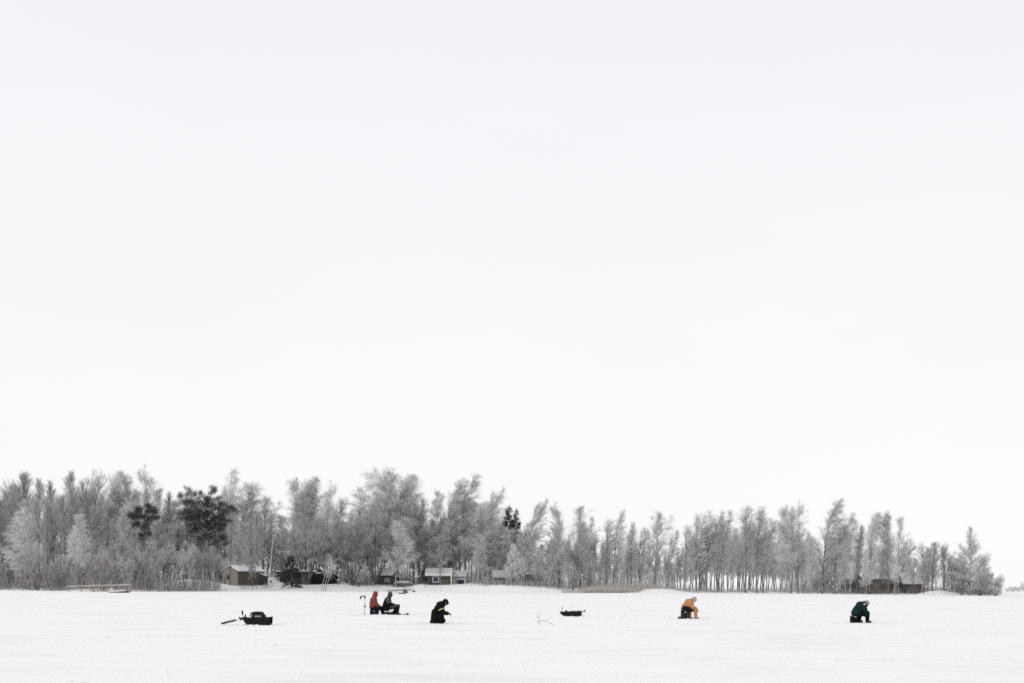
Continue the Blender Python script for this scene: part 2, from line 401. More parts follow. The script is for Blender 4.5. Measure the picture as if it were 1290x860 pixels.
# open-stand birches, trunk clear low down
for k in range(4):
    proto('stand%d' % k, 'birch_tree', 'birch', 'birch_bark', 'frost', seed=70 + k, cb=(0.17, .22, .18, .24)[k], spread=(4.4, 4.0, 4.8, 4.2)[k], prof='column', el=(58, 85), droop=0.14, bend=(0.7, 1.2, 0.4, 1.0)[k], nprim=42, nsub=380, ntwig=3000, r0=0.15, stems=(1, 2, 1, 3)[k], splay=1.1, wind=0.15)
# bare upright trees (aspen, alder)
for k in range(4):
    proto('bare%d' % k, 'bare_tree', 'tree', 'bark', 'frost_dark', seed=90 + k, cb=(0.12, .18, .14, .2)[k], spread=(5.2, 4.2, 5.4, 4.4)[k], prof='round', el=(50, 84), droop=0.02, bend=0.2, nprim=46, nsub=480, ntwig=3600, tl=0.85, r0=0.19, stems=(1, 1, 2, 1)[k], splay=1.3, wind=0.02, curl=0.28, up=0.25)
# low dense rounded trees with a fan of stems
for k in range(2):
    proto('fan%d' % k, 'alder_tree', 'tree', 'bark', 'frost_dark', seed=110 + k, H=10, cb=0.3, spread=3.2, prof='round', el=(35, 75), droop=0.1, nprim=54, nsub=560, ntwig=5200, tl=0.75, tr=0.014, stems=6, splay=3.0, r0=0.14, wind=0.03)
# young whitened birches near the shore
for k in range(3):
    proto('young%d' % k, 'young_birch', 'birch', 'pale_bark', 'frost_haze_white' if k < 2 else 'frost', seed=130 + k, H=12, cb=0.12, spread=(3.0, 2.2, 2.2)[k], prof='cone', el=(45, 70), droop=0.2, nprim=46, nsub=460, ntwig=3800, tl=0.7, tr=0.014, r0=0.09, wind=0.06)
# shrubs
for k in range(3):
    proto('shrub%d' % k, 'willow_shrub', 'shrub', 'bark', ('brush', 'frost_dark', 'frost')[k], seed=150 + k, H=4.5, cb=0.04, spread=1.5, prof='column', el=(25, 78), droop=0.05, nprim=48, nsub=420, ntwig=3000, tl=0.6, tr=0.010, stems=9, splay=2.0, r0=0.06, wind=0.02, up=0.2)

proto('lone', 'birch_tree', 'birch', 'birch_bark', 'frost', seed=171, cb=0.07, spread=6.0, prof='lone', el=(22, 76), droop=0.12, bend=0.4, nprim=64, nsub=900, ntwig=8200, r0=0.22, wind=0.05, up=0.1)
proto('farbush', 'far_bush', 'bush', 'bark', 'frost_haze_white', seed=172, H=6, cb=0.05, spread=4.5, prof='column', el=(15, 78), droop=0.05, nprim=50, nsub=500, ntwig=3600, stems=7, splay=4.5, r0=.08, wind=0.02, up=.2)  # whitest twig colour stands in for the distance haze on these bushes
# conifers ------------------------------------------------------------
def needles(g, centres, radii, n, L, r, flat=0.72):
    ci = g.choice(len(centres), n, p=np.array([q ** 2 for q in radii]) / sum(q ** 2 for q in radii))
    o = g.normal(0, 0.40, (n, 3))
    b = np.array(centres)[ci] + o * np.array(radii)[ci][:, None] * np.array([1, 1, flat])
    d = norm(o * 0.9 + g.normal(0, 0.5, (n, 3)) + np.array([0, 0, 0.4]))
    return slivers(b, d, L * g.uniform(0.5, 1.3, n), np.full(n, r), np.full(n, 0.05))
def pine(key, seed, H, lobes, trunkx, mat_='needle', n=5200):
    """lobes: (x, z, size) of the foliage pads seen from the shore; every pad gets neighbours in depth"""
    g = np.random.default_rng(seed); C = []; Rr = []; paths = []
    t = np.linspace(0, 1, 10); P = np.stack([trunkx * np.sin(t * 2.2), 0.2 * np.sin(t * 5), H * 0.97 * t], 1); P[0, 2] = -0.5
    paths.append((P, 0.24 * (1 - 0.85 * t)))
    for (x, z, q) in lobes:
        for r_ in range(3):
            c = np.array([x + g.normal(0, 0.35), (r_ - 1) * g.uniform(0.6, 1.6) * (1 if q > 0.6 else .4), z + g.normal(0, 0.25)])
            C.append(c); Rr.append(q * g.uniform(0.8, 1.2))
            zt = max(0.4, min(0.96, (z - abs(x) * 0.45 - 0.4) / H)); b0 = np.array([np.interp(zt, t, P[:, k]) for k in range(3)])
            m_ = (b0 + c) / 2 + np.array([0, 0, -0.1]); paths.append((np.array([b0, m_, c]), np.array([0.09, 0.06, 0.02])))
            for s in range(9):
                o = norm(g.normal(0, 1, 3)) * q * np.array([1.0, 1.0, .5]); C.append(c + o * 0.85); Rr.append(q * g.uniform(0.25, 0.45))
    CV, CT = needles(g, C, Rr, n, 0.46, 0.019)
    TV, TT_ = tubes_tri(paths, 6)
    mesh_proto(key, 'pine_tree', 'pine', np_mesh('trunk', TV, TT_, M['bark']), np_mesh('crown', CV, CT, M[mat_]), H)
# pine right of the young birches: two lobes on a bare stem
pine('pine_small', 201, 15.0, [(-1.6, 13.9, .75), (-2.6, 12.6, .8), (-0.9, 12.4, .8), (0.7, 13.6, .8), (2.0, 14.3, .75), (2.9, 13.4, .65), (2.3, 12.4, .7), (0.9, 11.9, .7), (-1.6, 11.3, .7), (0.6, 10.6, .7), (-0.9, 9.6, .55), (1.4, 9.8, .5), (-.3, 8.7, .3)], 0.3, n=7500)
# broad crowned pine
lob = [(0.8, 20.0, .75), (0.7, 19.0, .7), (-2.2, 18.9, .5), (-2.1, 18.1, .6), (-4.2, 16.9, .7), (-2.4, 17.0, 1.0), (-0.3, 17.6, 1.0), (1.7, 17.7, .9), (2.9, 16.6, 1.0), (4.6, 15.9, 1.0), (6.0, 15.3, .75),
       (-5.4, 15.3, .8), (-3.6, 15.4, 1.1), (-1.3, 15.8, 1.2), (1.0, 15.7, 1.2), (3.0, 15.0, 1.1), (-5.8, 13.8, .9), (-3.7, 13.7, 1.1), (-1.4, 13.9, 1.2), (0.9, 13.6, 1.1), (2.6, 13.3, .9), (5.0, 13.4, .6),
       (-4.6, 12.2, .8), (-2.4, 12.0, .9), (0.4, 11.8, .8), (2.4, 11.2, .9), (3.3, 9.8, .8), (-4.4, 10.6, .6), (-1.2, 10.4, .5), (3.8, 8.4, .6), (1.9, 8.9, .5), (-3.2, 11.2, .9), (-0.6, 12.6, 1.2), (1.4, 12.4, 1.1), (-2.2, 9.4, .8), (0.6, 9.8, .9), (2.6, 9.9, .9), (-0.6, 14.8, 1.3), (1.9, 14.2, 1.2), (-2.6, 14.6, 1.2), (0.2, 16.8, 1.1), (2.9, 12.2, .9)]
pine('pine_big', 202, 21.0, lob, -0.5, n=26000)
pine('pine_back', 203, 19.0, [(-1.5, 17.0, .9), (0.4, 18.3, .6), (1.8, 17.4, .8), (-3.0, 15.6, .9), (-0.4, 15.9, 1.1), (2.4, 15.6, .9), (-4.0, 14.2, .7), (-1.6, 14.0, .9), (1.2, 14.0, .9)], 0.3, 'needle_frost', n=5200)

QT, QR = 1.0, 1.0
def spruce(key, seed, H, spread, cb, n, mat_='spruce', el=(-8, 35)):
    TV, TT_, CV, CT = tree_data(seed=seed, H=H, cb=cb, spread=spread, prof='spruce', el=el, droop=0.15, nprim=int(22 + H * 4), nsub=int(n * 0.16), ntwig=n, tl=0.035 * H + 0.1, tr=0.026, r0=0.12, wind=0, curl=0.15, subf=0.35)
    mesh_proto(key, 'spruce_tree', 'spruce', np_mesh('trunk', TV, TT_, M['bark']), np_mesh('crown', CV, CT, M[mat_]), float(CV[:, 2].max()))
spruce('spruce_low', 221, 6.0, 2.3, 0.06, 4200)
spruce('spruce_tall', 222, 17.0, 3.6, 0.52, 6500)
spruce('spruce_mid', 223, 9.0, 2.0, 0.1, 3000)

WF = dict(slim=1.38, bent=1.35, broad=1.2, stand=1.4, bare=1.15, fan=1.2, young=1.15)
def name_ok(k): return not k.startswith(('pine', 'spruce', 'lone'))
def plant(key, px, ytop, Y, wf=1.0, label='', group=None, rz=None, lean=0.001):
    p = PROTO[key]; X = wx(px, Y); zg = ground(X, Y)
    H = wz(px, ytop, Y) - zg; s = H / p['H']
    if rz is None: rz = rnd.uniform(-0.35, 0.35) if p['bend'] > 1.5 else (rnd.uniform(0, 6.28) if p['bend'] < 0.95 else rnd.uniform(-0.5, 0.5))
    r = thing(p['name'], label, p['cat'], (X, Y, zg), rz, group)
    wf *= WF.get(key.rstrip('0123'), 1.0)
    r.scale = (s * wf, s * wf, s); r.rotation_euler[1] = lean + (rnd.gauss(0, 0.012 if lean == 0.0 else 0.04) if p['H'] > 9 and p['bend'] < 1.5 and name_ok(key) else 0)
    for nm in ('trunk', 'crown'):
        c = bpy.data.objects.new(nm, p[nm]); COL.objects.link(c); c.parent = r
    return r
# ------------------------------------------------------------------ the trees one can tell apart
def plant_top(key, px, ytop, Y, wf, label, group, rz=None, lean=0.0):
    p = PROTO[key]
    if 'top' in p:                                  # the foot stands where the crown's tip comes out right
        if rz is None: rz = rnd.uniform(-0.35, 0.35) if p['bend'] > 1.5 else (rnd.uniform(0, 6.28) if p['bend'] < 0.95 else rnd.uniform(-0.5, 0.5))
        s = wz(px, ytop, Y) / p['H'] * wf * WF.get(key.rstrip('0123'), 1.0)
        px = px - (p['top'][0] * math.cos(rz) - p['top'][1] * math.sin(rz)) * s / Y * F
    return plant(key, px, ytop, Y, wf, label, group, rz, lean)
GB = 'frosted birches of the far shore'; GA = 'bare grey trees of the left shore'; GO = 'birches of the open stand'; GS = 'shrubs along the shore'
GC = 'dark conifers among the frosted trees'; GY = 'young white birches in front of the wood'
TREES = [
 # key, px of top, y of top, distance, width factor, label, group
 ('bare2', 4, 603, 196, 1.0, 'bare grey tree cut by the left edge of the picture, behind the whitest young birch', GA),
 ('bare0', 27, 593, 190, 1.05, 'broad grey bare tree rising highest above the larger young white birch at the far left', GA),
 ('bare1', 50, 602, 188, 0.85, 'bare grey tree with forked top just right of the larger young white birch', GA),
 ('bare3', 63, 604, 200, 0.8, 'thin bare tree midway between the larger young white birch and the narrow upright tree', GA),
 ('bare1', 87, 592, 184, 0.85, 'narrow upright bare tree standing behind the smaller young white birch', GA),
 ('bare2', 117, 591, 176, 1.0, 'broad upswept bare tree with dark visible trunks, above the near end of the wooden jetty', GA),
 ('broad1', 148, 593, 196, 0.72, 'rounded frosted birch behind the far end of the jetty, left of a twin crown', GB),
 ('broad3', 159, 594, 199, 0.72, 'rounded frosted birch with drooping twigs just left of the small dark pine', GB),
 ('slim2', 184, 586, 190, 0.75, 'tall thin frosted birch rising straight above the small dark pine', GB),
 ('slim0', 200, 614, 196, 0.75, 'short frosted birch in the skyline dip right of the small dark pine', GB),
 ('bare3', 213, 619, 200, 0.75, 'low bare tree in the skyline dip left of the grey frosted pine', GA),
 ('pine_small', 180, 633, 168, 0.74, 'small dark pine with two ragged crown lobes left of the big pine', GC),
 ('pine_back', 234, 612, 196, 0.62, 'grey frosted pine half hidden behind the left side of the big dark pine', GC),
 ('broad0', 239, 613, 205, 0.7, 'pale rounded birch peeping over the grey frosted pine', GB),
 ('pine_big', 264, 608, 174, 0.86, 'big broad dark pine with layered crown behind the beige hut', GC),
 ('broad2', 292, 588, 208, 0.62, 'tall narrow weeping birch rising behind the right shoulder of the big dark pine', GB),
 ('slim1', 317, 607, 196, 1.45, 'wide cone shaped frosted birch between the big dark pine and the flagpole', GB),
 ('slim3', 333, 622, 199, 1.0, 'frosted birch sloping down to the skyline gap above the flagpole', GB),
 ('slim0', 354, 648, 205, 1.0, 'low frosted birch in the skyline gap right of the flagpole', GB),
 ('broad3', 375, 601, 194, 0.85, 'left one of two weeping birches with hanging twigs above the round brown alder', GB),
 ('broad1', 395, 600, 197, 0.8, 'right one of two weeping birches with hanging twigs above the round brown alder', GB),
 ('slim2', 415, 605, 190, 0.8, 'slender birch with long clear trunk right of the two weeping birches', GB),
 ('slim1', 428, 626, 204, 0.9, 'shorter frosted birch before the bright gap left of the tallest crown', GB),
 ('fan0', 387, 648, 182, 1.05, 'round brown grey alder fanning up from many stems beside the low dark spruce', GA),
 ('fan1', 440, 652, 185, 1.1, 'dense brown grey alder thicket left of the small snowy shack', GA),
 ('fan0', 470, 648, 190, 1.0, 'dense alder of many stems directly behind the small snowy shack', GA),
 ('broad2', 452, 614, 200, 0.95, 'loose arching birch at the left shoulder of the tallest crown', GB),
 ('broad0', 485, 589, 193, 1.1, 'tallest and widest frosted birch, above the person in the red jacket', GB),
 ('broad1', 516, 597, 196, 1.1, 'broad frosted birch drooping to the right, just right of the tallest crown', GB),
 ('slim3', 535, 625, 204, 0.8, 'frosted birch in the notch above the white roofed cabin', GB),
 ('young2', 553, 617, 203, 0.75, 'pale pointed birch straight above the window of the white roofed cabin', GB),
 ('bent1', 580, 602, 204, 1.0, 'tall birch with thin dark trunk leaning right above the cabin annex', GB),
 ('bent0', 597, 597, 202, 1.0, 'tallest of the wind bent birches, right of the cabin annex', GB),
 ('bent2', 628, 614, 197, 0.9, 'wind bent frosted birch just left of the tall dark spruce', GB),
 ('broad2', 612, 632, 200, 0.85, 'rounded frosted birch filling between two wind bent birches left of the tall dark spruce', GB),
 ('spruce_tall', 640, 633, 203, 0.6, 'tall dark spruce top showing between frosted birches, left of a twin', GC),
 ('spruce_tall', 649, 637, 206, 0.5, 'narrower dark spruce top on the right of its taller twin', GC),
 ('broad0', 640, 664, 196, 0.75, 'frosted birch rounding out in front of the two dark spruce tops', GB),
 ('spruce_mid', 563, 690, 196, 0.9, 'small dark spruce peeping over the roof of the white roofed cabin', GC),
 ('bent2', 683, 627, 194, 0.85, 'strongly wind bent birch with curved bare limbs right of the spruce tops', GB),
 ('slim2', 700, 632, 194, 0.9, 'slender birch with open top between the curved birch and the reed bed', GB),
 ('slim0', 730, 637, 192, 1.0, 'pointed frosted birch above the left end of the tan reed bed', GB),
 ('stand1', 746, 650, 195, 0.9, 'feathery upright birch next right of the pointed birch above the reed bed', GO),
 ('stand2', 768, 653, 196, 1.0, 'blunt topped birch above the middle of the tan reed bed', GO),
 ('bent1', 784, 641, 194, 0.8, 'tallest birch above the right half of the tan reed bed, tip bent right', GO),
 ('stand0', 797, 657, 197, 0.9, 'birch on the falling skyline above the right tip of the reed bed', GO),
 ('stand3', 812, 664, 199, 0.9, 'low birch left of the lone pointed one above the snow mound', GO),
 ('slim3', 831, 643, 198, 0.85, 'lone pointed birch standing above the snow mound', GO),
 ('stand1', 852, 667, 200, 0.85, 'low birch in the skyline dip right of the lone pointed one', GO),
 ('stand2', 866, 660, 200, 0.9, 'first birch of the open stand, straight above the person in orange', GO),
 ('stand0', 877, 647, 202, 1.0, 'thin birch of the open stand just right of the person in orange', GO),
 ('stand3', 891, 643, 203, 1.0, 'multi stemmed birch in the left part of the open stand', GO),
 ('bent0', 908, 643, 202, 0.85, 'birch with bent tip in the left half of the open stand', GO),
 ('stand1', 918, 643, 204, 0.9, 'birch just left of the densest crown of the open stand', GO),
 ('stand2', 940, 637, 203, 1.15, 'densest crown of the open stand, left one of its two tallest', GO),
 ('stand0', 956, 638, 202, 1.1, 'tall birch right beside the densest crown of the open stand', GO),
 ('stand3', 969, 652, 204, 0.9, 'last lower birch at the right end of the open stand', GO),
 ('broad3', 993, 635, 197, 0.8, 'rounded birch at the left of the pair standing right of the open stand', GB),
 ('slim2', 1007, 631, 194, 0.95, 'pointed taller birch at the right of the pair standing right of the open stand', GB),
 ('young2', 1022, 676, 190, 0.9, 'small frosted birch in the sky gap left of the tall leaning crown', GB),
 ('bent1', 1056, 627, 193, 1.1, 'tall dense birch with crown bent over to the right, above the dark gabled house', GB),
 ('bent0', 1071, 645, 192, 0.9, 'birch with crooked right leaning top just right of the tall dense bent one', GB),
 ('slim1', 1084, 660, 195, 0.7, 'thin lower birch before the bright gap over the dark gabled house', GB),
 ('broad1', 1101, 645, 191, 0.68, 'weeping birch above the left end of the long dark shed', GB),
 ('broad0', 1114, 643, 190, 0.68, 'weeping birch with the highest crown above the long dark shed', GB),
 ('slim0', 1133, 650, 186, 0.62, 'narrow pointed birch with two pale stems in front of the long dark shed', GB),
 ('stand3', 1146, 680, 198, 1.2, 'small birch behind the pale roofed barn on the right', GB),
 ('bare2', 1162, 682, 182, 1.0, 'bare tree with straight dark stems just right of the pale roofed barn', GB),
 ('bare0', 1177, 681, 183, 1.15, 'upswept frosted tree above the rounded snow bank at the right, left one of two', GB),
 ('bare2', 1189, 683, 183, 1.15, 'upswept frosted tree above the rounded snow bank at the right, right one of two', GB),
 ('fan0', 1205, 706, 182, 0.95, 'low frosted tree tucked in left of the big rightmost birch', GB),
 ('lone', 1223, 663, 176, 1.05, 'big cone shaped frosted birch standing alone at the right end of the wood', GB),
 ('young0', 30, 638, 168, 1.05, 'larger young birch, whitest with frost, in front of the grey wood at far left', GY),
 ('young1', 93, 661, 160, 0.9, 'smaller young whitened birch at the left end of the wooden jetty', GY),
 ('young0', 500, 655, 187, 1.3, 'pale frosted birch low in front of the tallest crown, right of the small shack', GB),
 ('broad2', 520, 640, 203, 0.8, 'pale spreading birch leaning over the left end of the white roofed cabin', GB),
 ('young2', 603, 672, 188, 1.2, 'pale low birch standing right of the cabin annex', GB),
 ('broad3', 662, 664, 189, 0.9, 'spreading birch with dark slanting limb above the cluttered cabin', GB),
 ('spruce_low', 367, 698, 177, 1.0, 'low bushy dark green spruce standing on the snow bank by the dark barn', GC),
 ('fan1', 703, 690, 186, 0.7, 'low dark rounded alder clump at the left end of the tan reed bed', GA),
 ('bare3', 291, 640, 181, 0.55, 'slim dark bare tree standing right in front of the gable of the beige hut', GA),
 ('slim3', 314, 655, 181, 0.7, 'slim frosted tree in front of the long side of the beige hut', GB),
 ('young1', 646, 684, 187, 1.1, 'small frosted tree between the grey shed and the cluttered cabin', GB),
 ('young2', 676, 688, 188, 1.0, 'small frosted tree half covering the right window of the cluttered cabin', GB),
 ('young2', 1064, 690, 186, 0.9, 'small frosted tree covering the left half of the dark gabled house', GB),
 ('young1', 1090, 692, 186, 0.9, 'small frosted tree in front of the left end of the long dark shed', GB),
 ('young2', 645, 667, 199, 1.5, 'pale frosted birch hiding the lower half of the two dark spruces', GB),
 ('fan1', 258, 690, 170, 0.9, 'wide frosted alder in front of the trunk of the big dark pine', GA),
 ('fan1', 319, 697, 180, 0.55, 'thin many stemmed alder screening the brown long side of the beige hut', GA),
 ('fan0', 281, 700, 178, 0.5, 'thin many stemmed alder at the left corner of the beige hut', GA),
 ('fan1', 1154, 698, 184, 0.7, 'fan shaped alder between the pale roofed barn and the straight dark stems', GA),
 ('bare0', 1170, 690, 188, 1.0, 'bare tree filling in between the straight dark stems and the upswept pair', GA),
 ('bare2', 1198, 697, 184, 1.2, 'low bare tree right of the upswept pair above the rounded snow bank', GA),
 ('young2', 1210, 698, 181, 1.2, 'small frosted birch leaning against the left side of the big rightmost birch', GB),
 ('young2', 1239, 701, 178, 1.2, 'small frosted birch under the right side of the big rightmost birch', GB),
 ('shrub1', 1251, 720, 172, 1.1, 'spiky grey shrub at the right foot of the big rightmost birch', GS),
 ('shrub1', 1236, 712, 174, 1.1, 'dense dark grey shrub around the trunk of the big rightmost birch', GS),
 ('shrub0', 1213, 722, 177, 1.0, 'dark shrub at the left foot of the big rightmost birch', GS),
 ('shrub1', 1258, 738, 170, 1.2, 'lowest dark shrub at the very tip of the wooded point', GS),
]
for k_, px_, yt_, Y_, wf_, lb_, gr_ in TREES:
    plant_top(k_, px_, yt_, Y_, wf_, lb_, gr_, rz=0.0 if k_.startswith('pine') else None)

# pale pair of stems and other slim pale trunks that catch the eye
def pale_stems(px, Y, ytop, n, lean, label, group):
    r = thing('birch_sapling', label, 'birch', (wx(px, Y), Y, ground(wx(px, Y), Y)), 0, group)
    H = wz(px, ytop, Y) - r.location.z
    g = np.random.default_rng(int(px)); paths = []
    for k in range(n):
        t = np.linspace(0, 1, 6); o = (k - (n - 1) / 2) * 0.55
        P = np.stack([o * 0.5 + (lean + 0.06 * o) * H * t + 0.1 * np.sin(3 * t + k), 0.2 * k + 0 * t, H * (1 - 0.12 * k) * t], 1); P[0, 2] = -.4
        paths.append((P, 0.085 * (1 - 0.8 * t)))
    V_, T_ = tubes_tri(paths, 6); o = bpy.data.objects.new('trunk', np_mesh('trunk', V_, T_, M['pale_bark'])); COL.objects.link(o); o.parent = r
    n_ = 420; tip = np.array([paths[i][0][3 + j] for i in range(n) for j in range(3)]); ci = g.integers(0, len(tip), n_)
    b_ = tip[ci] + g.normal(0, 0.4, (n_, 3)); d_ = norm(g.normal(0, .5, (n_, 3)) + np.array([.1, 0, .8]))
    V_, T_ = slivers(b_, d_, g.uniform(.4, 1.1, n_), np.full(n_, .014), np.full(n_, .2)); c = bpy.data.objects.new('crown', np_mesh('crown', V_, T_, M['frost'])); COL.objects.link(c); c.parent = r
pale_stems(406, 176, 702, 3, 0.26, 'three thin pale birch stems leaning right before the dark tarp heap', 'pale birch saplings')
pale_stems(1127, 181, 715, 2, 0.05, 'pair of pale tan birch stems before the right end of the long shed', 'pale birch saplings')
pale_stems(1070, 183, 712, 1, 0.08, 'single thin pale stem in front of the dark gabled house', 'pale birch saplings')
pale_stems(762, 195, 700, 2, 0.1, 'two thin pale stems rising behind the left half of the reed bed', 'pale birch saplings')
pale_stems(777, 197, 705, 1, 0.02, 'single straight pale stem rising behind the middle of the reed bed', 'pale birch saplings')
pale_stems(657, 184, 705, 2, 0.04, 'two pale stems in front of the cluttered cabin', 'pale birch saplings')

# ------------------------------------------------------------------ the trees that fill the wood behind them
sky_x = np.array([(-120, 600), (27, 596), (50, 606), (75, 612), (87, 600), (100, 606), (117, 598), (148, 598), (170, 606), (184, 598), (197, 618), (215, 624), (245, 620), (275, 622), (292, 606), (318, 612), (332, 630), (342, 652), (354, 654), (364, 620), (378, 610), (400, 608), (416, 612), (428, 636), (437, 646), (452, 622), (485, 596), (518, 604), (535, 628), (545, 634), (568, 634), (580, 612), (596, 606), (612, 630), (628, 622), (655, 645), (672, 654), (690, 654), (700, 644), (715, 664), (730, 645), (746, 655), (757, 665), (784, 648), (800, 664), (815, 680), (831, 655), (845, 680), (862, 672), (878, 652), (908, 648), (925, 650), (945, 643), (960, 645), (980, 668), (993, 643), (1007, 640), (1022, 676), (1032, 684), (1045, 650), (1056, 640), (1071, 652), (1085, 668), (1101, 652), (1115, 650), (1125, 668), (1133, 660), (1145, 690), (1156, 692), (1163, 688), (1178, 688), (1190, 690), (1198, 702), (1215, 690)], float)
def skyline(px): 
    return float(np.interp(px, sky_x[:, 0], sky_x[:, 1]))
ZONES = [
 # px0, px1, count, y extra range, keys, label, group
 (-110, 135, 40, (8, 52), ['bare0', 'bare1', 'bare2', 'bare3', 'slim0'], 'bare grey tree packed into the wood behind the wooden jetty'),
 (135, 285, 27, (8, 55), ['bare0', 'bare3', 'broad1', 'slim2', 'bare1'], 'grey tree packed into the wood round the small and big dark pines'),
 (285, 345, 11, (8, 50), ['slim0', 'bare1', 'slim3'], 'frosted tree packed into the wood behind the beige hut roof'),
 (345, 440, 19, (10, 60), ['bare3', 'slim1', 'bare1', 'fan1', 'slim0'], 'grey tree packed into the wood behind the low dark spruce and barn'),
 (440, 530, 17, (14, 65), ['broad0', 'slim3', 'bare3', 'broad2', 'slim1'], 'grey tree packed into the wood behind the small snowy shack'),
 (530, 610, 17, (12, 65), ['broad3', 'slim1', 'slim2', 'broad1'], 'frosted tree packed into the wood behind the white roofed cabin'),
 (610, 705, 22, (12, 60), ['broad3', 'slim0', 'stand1', 'slim2', 'bare1'], 'frosted tree packed into the wood behind the grey shed and cluttered cabin'),
 (705, 845, 34, (6, 48), ['stand0', 'stand1', 'stand2', 'slim0', 'stand3'], 'frosted birch packed into the wood behind the tan reed bed'),
 (845, 985, 38, (4, 34), ['stand0', 'stand1', 'stand2', 'stand3'], 'thin birch between the taller ones of the open stand'),
 (985, 1070, 18, (10, 45), ['slim0', 'stand2', 'broad2', 'stand1'], 'frosted birch packed in between the open stand and the dark gabled house'),
 (1070, 1160, 16, (10, 45), ['stand0', 'slim2', 'stand1', 'stand3'], 'frosted birch packed in behind the long dark shed and pale roofed barn'),
 (1160, 1215, 9, (5, 25), ['stand3', 'bare1', 'stand0'], 'frosted tree packed in behind the rounded snow bank at the right'),
]
for px0, px1, n_, ye, keys, lb in ZONES:
    for i in range(n_):
        px = px0 + (i + rnd.uniform(0.1, 0.9)) * (px1 - px0) / n_
        Y = float(np.interp((px - 645) / F, sh_a, sh_y)) + rnd.uniform(30 if 135 <= px < 300 else 12, 66)
        yt = skyline(px) + rnd.uniform(*ye)
        plant(keys[i % len(keys)], px, min(yt, 712), Y, rnd.uniform(0.85, 1.15), lb, lb.replace('tree packed', 'trees packed').replace('birch packed', 'birches packed').replace('thin birch', 'thin birches'))

# far trees beyond the point
for k_, px_, yt_, w_, lb_ in (('farbush', 1291, 731, .75, 'far pale tree cut by the right edge of the picture'), ('farbush', 1283, 737.5, 1.1, 'far pale bush right of the low far bushes'),
                          ('farbush', 1276, 737.5, 1.1, 'far pale low bush, middle one beyond the wooded point'), ('farbush', 1269, 740, 1.1, 'far pale low bush nearest to the tip of the wooded point'), ('farbush', 1300, 735, 1.1, 'far pale bush just outside the right edge')):
    plant(k_, px_, yt_, 300, w_, lb_, 'far pale bushes beyond the point')

# shore shrubs
SHR = [(-30, 694), (-8, 704), (12, 700), (33, 712), (47, 690), (64, 708), (76, 698), (104, 712), (118, 696), (133, 708), (146, 690), (160, 704), (173, 696), (188, 686), (203, 682), (217, 690), (231, 680), (246, 690), (258, 684), (270, 694)]
for i, (px, yt) in enumerate(SHR):
    Y = float(np.interp((px - 645) / F, sh_a, sh_y)) + rnd.uniform(3, 8)
    if px > 200: plant('fan%d' % (i % 2), px, yt, Y, rnd.uniform(0.7, 0.9), 'brown grey alder of many stems standing before the white bank left of the beige hut', 'alders left of the beige hut')
    else: plant(('shrub0', 'shrub1', 'shrub0', 'fan1')[i % 4], px, yt + rnd.uniform(-5, 5), Y, rnd.uniform(0.75, 1.1), 'brown grey leafless shrub in the shore thicket by the jetty', GS)
for px, yt, w in ((722, 712, .8), (742, 716, .7), (640, 722, .8), (612, 724, .7), (690, 712, .9), (1038, 716, 1.1), (1050, 712, 1.0), (1027, 720, 1.), (1093, 722, .8), (1012, 722, .8), (436, 712, .8), (452, 706, .8), (462, 716, .7), (1196, 716, .9)):
    Y = float(np.interp((px - 645) / F, sh_a, sh_y)) + rnd.uniform(6, 10)
    side = ('by the alders left of the snowy shack' if px < 500 else 'before the grey shed and cluttered cabin' if px < 700 else 'behind the left part of the reed bed' if px < 800 else 'before the dark gabled house' if px < 1110 else 'by the rounded snow bank at the right')
    plant('shrub1' if px < 1000 else 'shrub2', px, yt, Y, w, 'grey leafless shrub ' + side, 'grey shrubs ' + side)

# undergrowth no one could count
def brush(name, label, m, spans, seed):
    g = np.random.default_rng(seed); B = []; D = []; L = []; Rr = []
    for (p0, p1, n, h0, h1, dy0, dy1, rad, bunch) in spans:
        cl = g.uniform(p0, p1, max(1, n // bunch))
        for c in cl:
            dy = g.uniform(dy0, dy1)
            for k in range(bunch):
                px = c + g.normal(0, 0.9); Y = float(np.interp((px - 645) / F, sh_a, sh_y)) + dy + g.normal(0, 0.4); X = wx(px, Y)
                B.append((X, Y, ground(X, Y) - 0.05)); D.append((g.normal(0.03, 0.22), g.normal(0, 0.22), 1)); L.append(g.uniform(h0, h1)); Rr.append(rad * g.uniform(0.6, 1.3))
    V_, T_ = slivers(np.array(B), norm(np.array(D, float)), np.array(L), np.array(Rr), np.full(len(B), 0.06))
    o = bpy.data.objects.new(name, np_mesh(name, V_, T_, m)); COL.objects.link(o); return tag(o, label, 'undergrowth', kind='stuff')
brush('thicket', 'grey frosted thicket behind the shore filling the wood', M['frost_dark'], [
  (-110, 205, 5600, 2.5, 7.5, 18, 60, 0.017, 9), (205, 290, 1300, 2.5, 7.0, 30, 60, 0.017, 9), (290, 440, 3000, 2.0, 6.0, 18, 60, 0.017, 9), (440, 620, 3600, 2.0, 6.5, 14, 60, 0.017, 9), (610, 850, 4200, 1.8, 5.5, 12, 55, 0.016, 9),
  (850, 985, 450, 0.8, 2.5, 10, 40, 0.013, 9), (985, 1165, 2800, 1.5, 5.0, 8, 40, 0.016, 9), (1165, 1215, 500, 1.0, 3.0, 6, 20, 0.015, 9)], 6)
